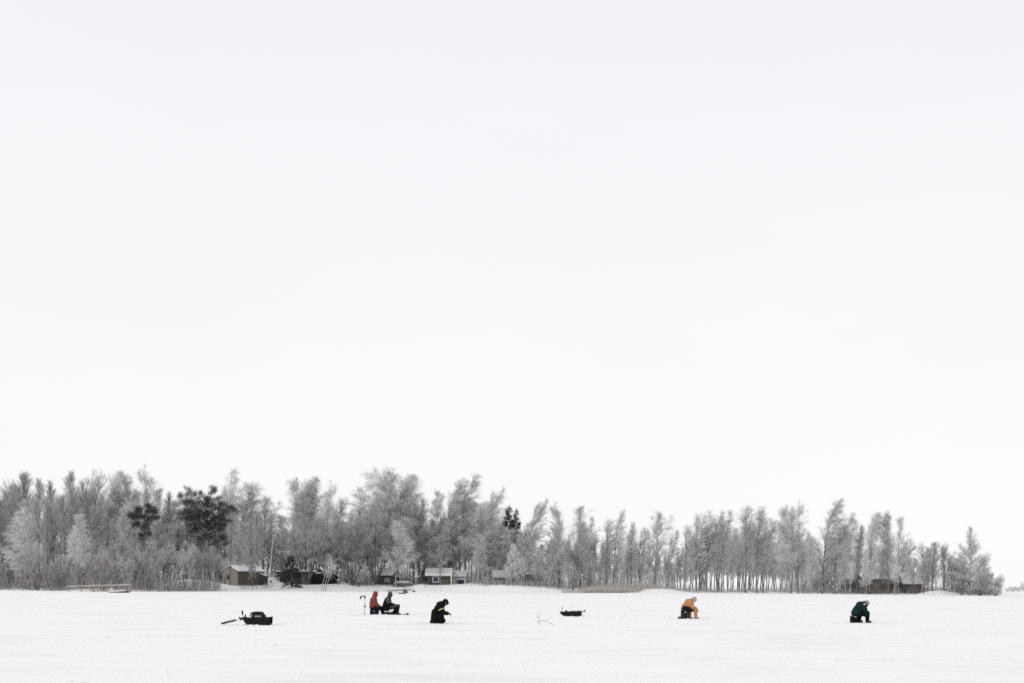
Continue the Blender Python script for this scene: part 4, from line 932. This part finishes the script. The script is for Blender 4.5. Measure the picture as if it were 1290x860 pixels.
def rod(label, r_person, tip_from, tip_to, group='ice fishing rods'):
    """short rod held in the hand; stays a thing of its own"""
    Mw = Matrix.Translation(r_person.location) @ Matrix.Rotation(r_person.rotation_euler.z, 4, 'Z')
    a, b_ = Mw @ Vector(tip_from), Mw @ Vector(tip_to)
    o = thing('fishing_rod', label, 'fishing rod', a, 0, group); d = b_ - a
    m = MB(); m.tube([(0, 0, 0), tuple(d * .35)], [.014, .010], 8); m.build('handle', M['darkwood'], o)
    m = MB(); m.tube([tuple(d * .35), tuple(d * .75 + Vector((0, 0, .01))), tuple(d)], [.007, .005, .004], 6); m.build('blank', M['darkmetal'], o)
    m = MB(); zg = -a.z + ground(a.x, a.y); m.tube([tuple(d), (d.x + .01, d.y, zg)], [.0016, .0016], 4); m.build('line', M['darkmetal'], o)

# 1 red jacket with hood up
J = dict(head=(.035, 1.055), neck=(-.01, .92), chest=(-.07, .74), waist=(-.10, .50), pelvis=(-.09, .36), shoulder=(-.05, .80), elbow=(.06, .54), wrist=(.27, .39), hip=(-.05, .33), knee=(.29, .36), ankle=(.40, .10), toe=(.53, .05))
r1, p, H, rot, f, upv = person('person in a faded red hooded jacket sitting on a black box, head bowed', 472.6, 772.6, J, R(6), R(-22))
jacket(r1, p, M['red'], 1.1, 0.0)
b = MB(); b.ell(H(-.035, 0, .012), (.118, .118, .146), rot); b.ell(H(-.03, 0, -.05), (.115, .12, .12), rot); b.cap(H(-.05, 0, -.08), p('neck') + V3(-.02, 0, -.02), .105, .125); b.ell(H(.0, 0, .08), (.09, .09, .07), rot); b.fuse('hood', M['red'], r1, .012, 4)
trousers(r1, p, M['navy'], 1.1); mask(r1, H, rot, p, M['navy']); boots(r1, p, M['blackplastic']); gloves(r1, p, M['blackcloth'], J)
tackle_box('black seat box under the person in the red jacket', 472.6, 772.6, (-.03, 0.02), (.44, .34, .235), M['blackplastic'], M['blackcloth'])
rod('short ice rod held by the person in the red jacket', r1, (.37, 0, .36), (.60, 0, .26))
# 2 black and grey overall
J = dict(head=(.115, 1.05), neck=(.05, .91), chest=(-.03, .73), waist=(-.11, .50), pelvis=(-.11, .37), shoulder=(-.02, .80), elbow=(.10, .55), wrist=(.30, .52), hip=(-.06, .37), knee=(.50, .45), ankleL=(.46, -.15, .10), ankleR=(.24, .16, .09), toeL=(.58, -.17, .05), toeR=(.36, .18, .05), ankle=(.4, .1), toe=(.5, .05))
r2, p, H, rot, f, upv = person('person in black and grey winter suit and hood sitting beside the red jacket', 489.4, 772.8, J, R(4), R(-25))
jacket(r2, p, M['blackcloth'], 1.08)
b = MB()
for s in (-1, 1): b.chain([p('shoulder', s) + V3(-.03, s * .02, .0), p('shoulder', s).lerp(p('elbow', s), .6) + V3(-.045, s * .02, 0)], [.105, .092])
b.fuse('sleeve_panel', M['greycloth'], r2, .014, 3)
b = MB()
for s in (-1, 1): b.tube([p('shoulder', s) + V3(.03, s * .10, .06), p('shoulder', s) + V3(.075, s * .105, -.06), p('shoulder', s).lerp(p('elbow', s), .65) + V3(.06, s * .098, 0)], .014, 8)
b.build('trim', M['lightcloth'], r2)
b = MB(); b.ell(H(-.03, 0, .01), (.115, .112, .138), rot); b.cap(H(-.04, 0, -.08), p('neck'), .10, .11); b.fuse('hood', M['greycloth'], r2, .012, 4)
trousers(r2, p, M['blackcloth'], 1.1); mask(r2, H, rot, p, M['blackcloth'])
b = MB(); 
for s in (-1, 1): b.cap(p('hip', s).lerp(p('knee', s), .35) + V3(0, s * .035, .012), p('knee', s) + V3(.0, s * .02, .012), .095, .086)
b.fuse('thigh_panel', M['greycloth'], r2, .014, 3)
boots(r2, p, M['blackplastic']); gloves(r2, p, M['blackcloth'], J)
tackle_box('small dark folding stool under the person in the black and grey suit', 489.4, 772.8, (-.14, 0), (.34, .32, .25), M['blackcloth'], None, legs=True, name='folding_stool')
sp = thing('ice_scoop', 'long black ice scoop lying flat in front of the person in black and grey', 'ice scoop', (r2.location.x + .55, r2.location.y - .06, r2.location.z + .015), R(2))
m = MB(); m.tube([(0, 0, .02), (.40, 0, .02)], .016, 8); m.build('handle', M['darkmetal'], sp); m = MB(); m.tube([(.36, 0, .015), (.39, 0, .02), (.46, 0, .035), (.52, 0, .03)], [.03, .055, .06, .02], 12); m.build('cup', M['rubber'], sp)
gb = thing('gear_bag', 'flat dark grey gear bag on the ice between the two seated companions', 'bag', (r2.location.x + .12, r2.location.y + .28, r2.location.z), R(5))
m = MB(); m.bevbox(-.30, .30, -.12, .12, 0, .14, .05); m.build('body', M['greycloth'], gb); m = MB(); m.tube([(-.12, 0, .13), (-.08, 0, .19), (.08, 0, .19), (.12, 0, .13)], .012, 8); m.build('handle', M['rubber'], gb)

# 3 black long coat
J = dict(head=(.275, .84), neck=(.17, .73), chest=(.05, .60), waist=(-.06, .40), pelvis=(-.08, .26), shoulder=(.08, .65), elbow=(.17, .43), wrist=(.37, .40), hip=(-.07, .24), knee=(.20, .12), ankle=(-.20, .07), toe=(-.28, .05))
r3, p, H, rot, f, upv = person('kneeling person all in black with cap, hood thrown back and yellow sleeve band', 552.6, 784.6, J, R(5), R(-30))
jacket(r3, p, M['blackcloth'], 1.2, 0.0, [(V3(-.10, -.07, .42), V3(-.15, -.09, .10), .19, .17), (V3(-.10, .07, .42), V3(-.15, .09, .10), .19, .17), (V3(.02, -.06, .40), V3(.10, -.1, .12), .17, .16), (V3(.02, .06, .40), V3(.10, .1, .12), .17, .16)])
b = MB(); b.chain([V3(.19, 0, .80), V3(.06, 0, .82), V3(-.06, 0, .80)], [.10, .072, .034]); b.cap(V3(.10, -.07, .76), V3(.0, -.04, .79), .07, .04); b.cap(V3(.10, .07, .76), V3(.0, .04, .79), .07, .04); b.fuse('hood', M['blackcloth'], r3, .012, 3)
b = MB(); b.ell(H(-.012, 0, .05), (.118, .1, .088), rot); b.ell(H(-.05, 0, -.01), (.085, .098, .09), rot); b.chain([H(.06, -.04, .052), H(.155, -.03, .02)], [.03, .012]); b.chain([H(.06, .04, .052), H(.155, .03, .02)], [.03, .012]); b.chain([H(.06, 0, .055), H(.17, 0, .02)], [.03, .012]); b.cap(H(-.02, -.085, -.03), H(0, -.075, -.09), .03, .03); b.cap(H(-.02, .085, -.03), H(0, .075, -.09), .03, .03); b.fuse('cap', M['blackcloth'], r3, .011, 3)
for s in (-1, 1):
    a, e = p('shoulder', s), p('elbow', s); q0, q1 = a.lerp(e, .36), a.lerp(e, .50)
    b = MB(); n_ = 20; ax = (e - a).normalized(); u = ax.orthogonal().normalized(); w_ = ax.cross(u)
    rr = lambda t_: .134 - .012 * t_
    b.loft([[tuple(q0.lerp(q1, t_) + (u * math.cos(6.2832 * k / n_) + w_ * math.sin(6.2832 * k / n_)) * (rr(t_) - o_)) for k in range(n_)] for t_, o_ in ((0, .03), (0.05, 0), (.95, 0), (1, .03))]); b.build('sleeve_band', M['hivis'], r3, True)
trousers(r3, p, M['blackcloth']); mask(r3, H, rot, p, M['blackcloth'], .05); boots(r3, p, M['blackplastic']); gloves(r3, p, M['greycloth'], J, .0135)
rod('short ice rod held out by the kneeling person in black', r3, (.45, 0, .37), (.53, 0, .24))
def slush(label, r_person, dx, w):
    x, y_ = r_person.location.x + dx, r_person.location.y; z = ground(x, y_); o = thing('fishing_hole', label, 'ice hole', (x, y_, z), 0, 'drilled ice holes')
    n_ = 28; g_ = np.random.default_rng(int(abs(x) * 100)); ns = g_.uniform(.75, 1.25, n_)
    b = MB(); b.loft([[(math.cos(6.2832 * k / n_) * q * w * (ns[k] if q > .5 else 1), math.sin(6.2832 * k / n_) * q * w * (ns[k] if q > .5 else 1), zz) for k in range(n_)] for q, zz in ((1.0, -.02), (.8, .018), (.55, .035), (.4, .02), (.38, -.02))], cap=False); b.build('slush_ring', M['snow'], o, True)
    b = MB(); b.tube([(0, 0, -.03), (0, 0, .006)], .42 * w, 24); b.build('water', M['glass'], o)
slush('small dark ice hole in front of the kneeling person in black', r3, .54, .26)

# 4 orange work clothes
J = dict(head=(.265, .905), neck=(.13, .87), chest=(.0, .75), waist=(-.13, .58), pelvis=(-.15, .46), shoulder=(.05, .80), elbow=(.11, .55), wrist=(.33, .50), hip=(-.12, .46), kneeL=(.29, -.16, .46), kneeR=(.13, .16, .45), knee=(.2, .45), ankleL=(.30, -.14, .09), ankleR=(.10, .15, .09), toeL=(.40, -.15, .05), toeR=(.20, .16, .05), ankle=(.2, .09), toe=(.3, .05), handdir=(.75, 0, -.66))
r4, p, H, rot, f, upv = person('person in orange work clothes and grey fur hat bending forward on a black box', 867.6, 779, J, R(8), R(-48))
jacket(r4, p, M['orange'], 1.08, .04, collar=False)
b = MB(); b.cap(p('chest').lerp(p('neck'), .55), p('neck'), .11, .09); b.fuse('collar', M['navy'], r4, .012, 3)
b = MB(); b.cap(p('pelvis') + V3(-.01, -.08, .04), p('pelvis') + V3(-.01, .08, .04), .178); b.fuse('waist_band', M['navy'], r4, .014, 3)
trousers(r4, p, M['orange'], 1.08)
b = MB()
for s in (-1, 1): b.cap(p('hip', s) + V3(0, s * .02, 0), p('hip', s).lerp(p('knee', s), .62) + V3(0, s * .02, 0), .138, .112)
b.fuse('thigh_panel', M['navy'], r4, .014, 3)
boots(r4, p, M['beigecloth']); gloves(r4, p, M['blackcloth'], J)
b = MB(); b.ell(H(-.01, 0, .045), (.125, .112, .095), rot); b.ell(H(.07, 0, .055), (.05, .085, .045), rot); b.cap(H(-.02, -.085, -.01), H(.005, -.08, -.09), .045, .035); b.cap(H(-.02, .085, -.01), H(.005, .08, -.09), .045, .035); b.ell(H(-.07, 0, -.02), (.06, .09, .08), rot); b.fuse('fur_hat', M['fur'], r4, .011, 2)
tackle_box('tall black seat box with straps under the person in orange', 867.6, 779, (-.17, .02), (.33, .36, .40), M['blackplastic'], M['blackcloth'], strap=True)
gb = thing('gear_bag', 'small grey cloth bag on the ice behind the seat box of the person in orange', 'bag', (r4.location.x - .40, r4.location.y - .05, r4.location.z), 0)
m = MB(); m.ell((0, 0, .05), (.13, .1, .06)); m.ell((.06, .02, .07), (.09, .08, .05)); m.fuse('body', M['greycloth'], gb, .012, 3); m = MB(); m.tube([(-.05, 0, .1), (-.02, 0, .15), (.05, 0, .14), (.08, 0, .1)], .01, 6); m.build('handle', M['rubber'], gb)
rod('short ice rod held by the person in orange', r4, (.43, 0, .40), (.60, 0, .32))
slush('small ice hole at the boots of the person in orange', r4, .62, .2)

# 5 dark green jacket
J = dict(head=(.335, .845), neck=(.21, .83), chest=(.06, .72), waist=(-.10, .52), pelvis=(-.14, .38), shoulder=(.11, .76), elbow=(.16, .50), wristL=(.34, -.10, .25), wristR=(.30, .12, .40), wrist=(.3, .3), hip=(-.11, .37), kneeL=(.30, -.15, .43), kneeR=(.10, .17, .40), knee=(.2, .4), ankleL=(.31, -.13, .09), ankleR=(.08, .16, .09), toeL=(.42, -.14, .05), toeR=(.19, .17, .05), ankle=(.2, .1), toe=(.3, .05), handdir=(.35, 0, -.9))
r5, p, H, rot, f, upv = person('person in dark green jacket and beige cap bent far forward, arm reaching down', 1082.6, 783.6, J, R(7), R(-52))
jacket(r5, p, M['green'], 1.16)
b = MB(); b.ell(p('shoulder', -1) + V3(-.02, -.10, .035), (.035, .02, .06)); b.ell(p('shoulder', -1) + V3(.055, -.09, .05), (.018, .02, .03)); b.fuse('patch', M['whitepaint'], r5, .01, 1)
trousers(r5, p, M['blackcloth'], 1.12); mask(r5, H, rot, p, M['navy']); boots(r5, p, M['blackplastic']); gloves(r5, p, M['blackcloth'], J)
b = MB(); b.cap(H(-.06, 0, -.10), p('neck') + V3(.01, 0, .01), .10, .105); b.fuse('collar', M['blackcloth'], r5, .012, 3)
b = MB(); b.ell(H(-.015, 0, .03), (.118, .1, .108), rot); b.ell(H(-.03, 0, -.015), (.105, .098, .06), rot); b.fuse('knit_cap', M['beigecloth'], r5, .011, 3)
tackle_box('dark seat box with red brown lid under the person in the green jacket', 1082.6, 783.6, (-.22, .0), (.27, .34, .31), M['blackcloth'], M['redbrown'])
tackle_box('small black bait box on the ice by the boots of the person in green', 1082.6, 783.6, (.40, -.05), (.12, .14, .11), M['blackplastic'], M['redbrown'], name='bait_box')
slush('small ice hole in front of the person in the green jacket', r5, .62, .2)

# ------------------------------------------------------------------ augers
def helix(mb, z0, z1, rad, core, turns, th=.008):
    n_ = int(turns * 18); r0_, r1_ = [], []
    rings = []
    for i in range(n_ + 1):
        a = 6.2832 * turns * i / n_; z = z0 + (z1 - z0) * i / n_; c_, s_ = math.cos(a), math.sin(a)
        rings.append([(c_ * core, s_ * core, z - th), (c_ * rad, s_ * rad, z - th), (c_ * rad, s_ * rad, z + th), (c_ * core, s_ * core, z + th)])
    mb.loft(rings)
def auger(label, loc, Mrot, Ltot, flight, shaft_m):
    """hand ice auger, tip at the origin pointing down -z before Mrot"""
    o = tag(empty('ice_auger', loc), label, 'ice auger'); o.rotation_euler = Mrot.to_euler()
    fl = MB(); helix(fl, .02, flight, .075, .014, flight / .13); fl.tube([(0, 0, 0), (0, 0, .05)], [.01, .03], 8); fl.build('flight', M['darkmetal'], o)
    m = MB(); m.tube([(0, 0, .04), (0, 0, Ltot * .86)], .018, 10); m.build('shaft', shaft_m, o)
    m = MB(); m.tube([(0, 0, Ltot * .86), (0, 0, Ltot * .90), (.14, 0, Ltot * .93), (.17, 0, Ltot * .95)], .016, 8); m.tube([(.17, 0, Ltot * .95), (.17, 0, Ltot)], .016, 8); cr = m.build('crank', M['darkmetal'], o)
    m = MB(); m.tube([(.17, 0, Ltot * .955), (.17, 0, Ltot + .07)], [.026, .03], 10); m.build('grip', M['rubber'], cr)
    return o
# standing auger left of the red jacket
Y = CAMH * F / (773.0 - hor(459.8)); X = wx(459.8, Y)
o = tag(empty('ice_auger', (X, Y, ground(X, Y) - .28), R(180)), 'pale yellow ice auger standing upright in the ice left of the red jacket', 'ice auger')
m = MB(); m.tube([(0, 0, .1), (0, 0, .62)], .018, 8); m.build('tip', M['metal'], o)
m = MB(); m.tube([(0, 0, .6), (0, 0, 1.12)], .028, 10); m.build('shaft', M['yellow'], o)
m = MB(); m.tube([(0, 0, .64), (0, 0, .72)], [.04, .085], 12); m.tube([(0, 0, .70), (0, 0, .735)], .085, 12); m.build('knob', M['greywood'], o)
m = MB(); m.tube([(0, 0, 1.12), (0, 0, 1.20), (.06, 0, 1.21), (.21, 0, 1.20), (.22, 0, 1.14)], .026, 8); m.tube([(0, 0, 1.1), (0, 0, 1.25)], .036, 10); cr = m.build('crank', M['darkmetal'], o)
m = MB(); m.tube([(.22, 0, 1.19), (.22, 0, 1.06)], [.042, .036], 10); m.build('grip', M['rubber'], cr)

# ------------------------------------------------------------------ sleds
def sled(label, px, py, L, Hh, W, rz, bow=.35, stern=.08, rim_m='blackplastic'):
    Y = CAMH * F / (py - hor(px)); X = wx(px, Y); r = thing('pulk_sled', label, 'sled', (X, Y, ground(X, Y) - .012), rz, 'black plastic sleds on the ice')
    st = [(0.0, .55, .62, .97), (.06, .72, .40, .95), (.14, .86, .14, .93), (.22, .93, .03, .92), (.5, 1, .0, .93), (.85, 1, .0, 1.0), (.94, .98, .02, 1.03), (1.0, .95, .16, 1.06)]
    rings = []
    for t, wf, zb, zt in st:
        x = (t - .5) * L; w = W / 2 * wf; t_ = .03
        zb *= Hh; zt *= Hh; zi = min(zb + .03, zt - .02)
        rings.append([(x, -w - .03, zt), (x, -w - .03, zt - .03), (x, -w * .86, zb), (x, w * .86, zb), (x, w + .03, zt - .03), (x, w + .03, zt), (x, w - .03, zt), (x, w * .80, zi), (x, -w * .80, zi), (x, -w + .03, zt)])
    m = MB(); m.loft(rings); m.build('tub', M[rim_m], r)
    m = MB()
    for sy in (-.25, .25): m.bevbox(-L * .3, L * .42, sy * W - .02, sy * W + .02, -.015, .012, .006)
    m.build('runner', M[rim_m], r)
    m = MB(); m.tube([(-L * .46, -.10, Hh * .8), (-L * .46 - .08, 0, Hh * .7), (-L * .46, .10, Hh * .8)], .008, 6); m.build('tow_rope', M['greycloth'], r)
    return r
s1 = sled('black plastic sled loaded with a dark bag, the auger over its bow', 324.5, 786.2, 1.02, .30, .52, R(-3))
bg = thing('gear_bag', 'dark bag with a pale grey stripe riding in the left sled', 'bag', (s1.location.x + .03, s1.location.y, s1.location.z + .04), R(-3))
m = MB(); m.bevbox(-.21, .25, -.19, .19, 0, .36, .05); m.loft([[(-.17, -.17, .34), (.2, -.17, .34), (.2, .17, .34), (-.17, .17, .34)], [(-.26, -.15, .42), (.17, -.15, .43), (.17, .15, .43), (-.26, .15, .42)], [(-.12, -.12, .465), (.10, -.12, .465), (.1, .12, .465), (-.12, .12, .465)]]); m.build('body', M['tarp'], bg)
m = MB(); m.bevbox(-.08, .17, -.20, -.188, .265, .325, .006); m.build('stripe', M['lightcloth'], bg)
m = MB(); m.tube([(-.24, -.1, .28), (-.28, -.1, .33), (-.24, -.1, .37)], .022, 8); m.tube([(.26, -.1, .12), (.33, -.12, .32), (.28, -.1, .10)], .02, 6); m.build('strap', M['blackcloth'], bg)
# auger lying over the bow
tipL = Vector((s1.location.x - 1.32, s1.location.y - .16, s1.location.z + .05)); top = Vector((s1.location.x - .42, s1.location.y - .05, s1.location.z + .28))
zax = (top - tipL).normalized(); xax = Vector((-.05, 0.1, 1)); xax = (xax - zax * xax.dot(zax)).normalized(); yax = zax.cross(xax)
o = tag(empty('ice_auger', tipL), 'ice auger with black spiral lying across the bow of the loaded sled', 'ice auger'); o.rotation_euler = Matrix((xax, yax, zax)).transposed().to_euler()
m = MB(); helix(m, .03, .55, .047, .012, 4.5, .020); m.tube([(0, 0, .0), (0, 0, .08), (0, 0, .55)], [.012, .027, .025], 8); m.build('flight', M['darkmetal'], o)
m = MB(); m.tube([(0, 0, .53), (0, 0, .74)], .022, 8); m.build('shaft', M['yellow'], o)
m = MB(); m.tube([(0, 0, .72), (0, 0, .96)], .042, 10); m.tube([(.08, 0, .70), (-.06, 0, .75)], .026, 8); m.tube([(0, 0, .90), (.12, 0, .95)], .024, 8); cr = m.build('crank', M['darkmetal'], o)
m = MB(); m.tube([(.02, 0, .84), (.16, 0, .84)], .010, 8); m.tube([(.15, 0, .84), (.28, 0, .87)], [.036, .03], 10); m.build('grip', M['rubber'], cr)
# second sled
s2 = sled('small black sled heaped with dark gear, a stick upright at its bow', 719.5, 776.0, 1.06, .245, .5, R(-4))
def inside(dx, dy, dz): return (s2.location.x + dx, s2.location.y + dy, s2.location.z + dz)
g_ = thing('gear_bag', 'flat black gear bundle filling the right sled', 'bag', inside(.02, 0, .035), R(-4))
m = MB(); m.bevbox(-.32, .42, -.17, .17, 0, .19, .05)
for k, (x_, h__) in enumerate(((-.27, .27), (-.2, .22), (-.02, .235), (.10, .25), (.22, .235), (.36, .26))): m.ell((x_, -.06 + .05 * (k % 3), .16), (.055, .07, h__ - .15))
m.build('body', M['blackcloth'], g_); m = MB(); m.tube([(-.3, -.175, .1), (0, -.19, .15), (.4, -.175, .12)], .012, 6); m.build('strap', M['greycloth'], g_)
g_ = thing('handle_pole', 'dark pole with forked end sticking out over the stern of the right sled', 'pole', inside(.05, -.03, .245), 0)
m = MB(); m.tube([(-.25, 0, -.02), (.35, 0, .0), (.62, 0, .01)], .022, 8); m.build('shaft', M['darkmetal'], g_); m = MB(); m.tube([(.6, 0, -.02), (.64, 0, .06), (.64, 0, .10)], [.034, .026, .012], 8); m.build('end_grip', M['rubber'], g_)
g_ = thing('marker_stick', 'short upright dark stick at the bow of the right sled', 'stick', inside(-.43, -.02, .12), 0)
m = MB(); m.tube([(0, 0, 0), (.0, 0, .2), (-.005, 0, .33)], .011, 8); m.build('shaft', M['greywood'], g_); m = MB(); m.tube([(-.005, 0, .24), (-.005, 0, .35)], [.018, .02], 8); m.build('grip', M['rubber'], g_)

# dry branch stuck in the snow
Y = CAMH * F / (787 - hor(680)); X = wx(679.0, Y); tw = thing('branch', 'thin dry forked branch stuck in the snow between the black coat and the right sled', 'branch', (X, Y, ground(X, Y)), 0)
m = MB(); m.tube([(.09, 0, -.06), (.0, 0, .12), (-.01, 0, .30), (-.06, .02, .43), (-.08, .02, .52)], [0.0128, 0.0112, 0.0090, 0.0067, 0.0030], 7); m.tube([(-.01, 0, .28), (.04, -.02, .36), (.045, -.02, .46), (.0, -.02, .58)], [0.0075, 0.0067, 0.0053, 0.0023], 6); m.tube([(0, 0, .12), (.08, .05, .17), (.28, .08, .16), (.42, .06, .09), (.56, .05, .02), (.66, .05, -.06)], [0.0105, 0.0097, 0.0097, 0.0090, 0.0083, 0.0067], 7)
m.tube([(.28, .08, .16), (.4, .1, .24), (.52, .1, .28)], [0.0053, 0.0037, 0.0015], 5); m.tube([(.42, .06, .09), (.5, .0, -.02)], [0.0053, 0.0023], 5); m.tube([(-.04, 0, .24), (-.12, 0, .33)], [0.0045, 0.0015], 5); m.tube([(.0, 0, .1), (-.2, .1, .2)], [0.0045, 0.0015], 5)
m.build('stem', M['twig'], tw, True)

# ------------------------------------------------------------------ kicked up snow: trodden trails and lumps round the fishing spots
g_ = np.random.default_rng(77); VV = []; TT = []; cnt = 0
ico = bpy.data.meshes.new('seed_lump'); import bmesh
bm = bmesh.new(); bmesh.ops.create_icosphere(bm, subdivisions=2, radius=1.0); iv = np.array([v.co[:] for v in bm.verts]); bm.faces.ensure_lookup_table(); it_ = np.array([[v.index for v in f_.verts] for f_ in bm.faces]); bm.free(); bpy.data.meshes.remove(ico)
def lump(x, y_, sx_, sy_, sz_):
    global cnt
    d_ = iv * (1 + g_.normal(0, .13, (len(iv), 1))); a_ = g_.uniform(0, 6.28)
    q = d_ * np.array([sx_, sy_, sz_]); q = np.stack([q[:, 0] * math.cos(a_) - q[:, 1] * math.sin(a_), q[:, 0] * math.sin(a_) + q[:, 1] * math.cos(a_), q[:, 2]], 1)
    VV.append(q + np.array([x, y_, ground(x, y_) - sz_ * .25])); TT.append(it_ + cnt); cnt += len(iv)
spots = [r_.location.to_2d() for r_ in (r1, r2, r3, r4, r5, s1, s2)]
for q in spots:
    for k in range(45):
        a_ = g_.uniform(0, 6.28); rr_ = abs(g_.normal(0, 1.3)) + .35; s_ = g_.uniform(.025, .085); lump(q.x + math.cos(a_) * rr_ * 1.3, q.y + math.sin(a_) * rr_, s_ * 1.4, s_, s_ * .6)
def trail(a_, b_, wob):
    a_ = Vector(a_); b_ = Vector(b_); L_ = (b_ - a_).length; n_ = int(L_ / .42); d_ = (b_ - a_) / L_; nn = Vector((-d_.y, d_.x))
    for k in range(n_):
        t_ = k / n_; c_ = a_.lerp(b_, t_) + nn * (wob * math.sin(t_ * 5) + (0.16 if k % 2 else -0.16))
        for q_ in range(2): lump(c_.x + g_.normal(0, .08), c_.y + g_.normal(0, .08), g_.uniform(.06, .14), g_.uniform(.05, .1), g_.uniform(.015, .035))
trail(spots[0], spots[2], 1.2); trail(spots[2], spots[6], 1.5); trail(spots[5], spots[2], 1.0); trail(spots[3], spots[4], 2.0); trail(spots[6], spots[3], 1.5); trail(spots[5], (-16, 16), 1.0); trail(spots[4], (24, 150), 3.0); trail(spots[0], (-14, 150), 2.0)
for k in range(90):
    y_ = 15 * (4.5 ** g_.uniform(0, 1)); x_ = g_.uniform(-.55, .55) * y_; s_ = g_.uniform(.03, .09)
    for q_ in range(g_.integers(1, 4)): lump(x_ + g_.normal(0, .25), y_ + g_.normal(0, .15), s_ * g_.uniform(1, 2.2), s_, s_ * .45)
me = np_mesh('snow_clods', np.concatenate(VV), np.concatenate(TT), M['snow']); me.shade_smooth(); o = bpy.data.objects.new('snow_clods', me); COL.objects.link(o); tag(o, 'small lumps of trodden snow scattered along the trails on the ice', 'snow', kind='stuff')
# ------------------------------------------------------------------ light: bright even overcast with a faint soft sun
SUN_EL, SUN_AZ = R(20), R(235)        # azimuth clockwise from +Y: behind the camera, to the left
w = bpy.data.worlds.new('World'); scene.world = w; w.use_nodes = True
nt = w.node_tree; bg = nt.nodes['Background']; bg.inputs['Strength'].default_value = 0.1
sky = nt.nodes.new('ShaderNodeTexSky'); sky.sky_type = 'NISHITA'; sky.sun_disc = False; sky.sun_elevation = SUN_EL; sky.sun_rotation = SUN_AZ
hs = nt.nodes.new('ShaderNodeHueSaturation'); hs.inputs['Saturation'].default_value = 0.12
nt.links.new(sky.outputs['Color'], hs.inputs['Color'])
tc = nt.nodes.new('ShaderNodeTexCoord'); sx = nt.nodes.new('ShaderNodeSeparateXYZ'); nt.links.new(tc.outputs['Generated'], sx.inputs['Vector'])
rp = nt.nodes.new('ShaderNodeValToRGB'); el = rp.color_ramp.elements       # cloud deck: palest low down, a little greyer overhead
SK = [(0.0, (.99, .99, .99)), (0.16, (.98, .98, .985)), (0.34, (.955, .95, .98)), (0.50, (.915, .908, .945)), (1.0, (.90, .90, .92))]
while len(el) < len(SK): el.new(0.5)
for e_, (p_, c_) in zip(el, SK): e_.position = p_; e_.color = (*c_, 1)
nt.links.new(sx.outputs['Z'], rp.inputs['Fac'])
nz = nt.nodes.new('ShaderNodeTexNoise'); nz.inputs['Scale'].default_value = 2.2; nz.inputs['Detail'].default_value = 4
mp = nt.nodes.new('ShaderNodeMapping'); mp.inputs['Scale'].default_value = (1, 1, 3); nt.links.new(tc.outputs['Generated'], mp.inputs['Vector']); nt.links.new(mp.outputs['Vector'], nz.inputs['Vector'])
mr = nt.nodes.new('ShaderNodeMapRange'); mr.inputs['From Min'].default_value = .3; mr.inputs['From Max'].default_value = .7; mr.inputs['To Min'].default_value = 10.0; mr.inputs['To Max'].default_value = 10.35
nt.links.new(nz.outputs['Fac'], mr.inputs['Value'])
vm = nt.nodes.new('ShaderNodeVectorMath'); vm.operation = 'SCALE'; nt.links.new(rp.outputs['Color'], vm.inputs[0]); nt.links.new(mr.outputs['Result'], vm.inputs['Scale'])
mix = nt.nodes.new('ShaderNodeMix'); mix.data_type = 'RGBA'; mix.inputs['Factor'].default_value = 0.94
nt.links.new(hs.outputs['Color'], mix.inputs[6]); nt.links.new(vm.outputs['Vector'], mix.inputs[7]); nt.links.new(mix.outputs[2], bg.inputs['Color'])
sd = bpy.data.lights.new('sun', 'SUN'); sd.energy = 0.75; sd.angle = R(14); sd.color = (1, .97, .93)
so = bpy.data.objects.new('sun', sd); COL.objects.link(so)
so.rotation_euler = (-Vector((math.sin(SUN_AZ) * math.cos(SUN_EL), math.cos(SUN_AZ) * math.cos(SUN_EL), math.sin(SUN_EL)))).to_track_quat('-Z', 'Y').to_euler()

scene.view_settings.view_transform = 'Standard'; scene.view_settings.look = 'None'; scene.view_settings.gamma = 1.0; scene.view_settings.exposure = 0.0
scene.view_settings.use_curve_mapping = False
scene.render.engine = 'CYCLES'; scene.cycles.max_bounces = 8; scene.cycles.diffuse_bounces = 4
scene.cycles.filter_width = 1.5; scene.cycles.use_denoising = False; scene.cycles.denoiser = 'OPENIMAGEDENOISE'
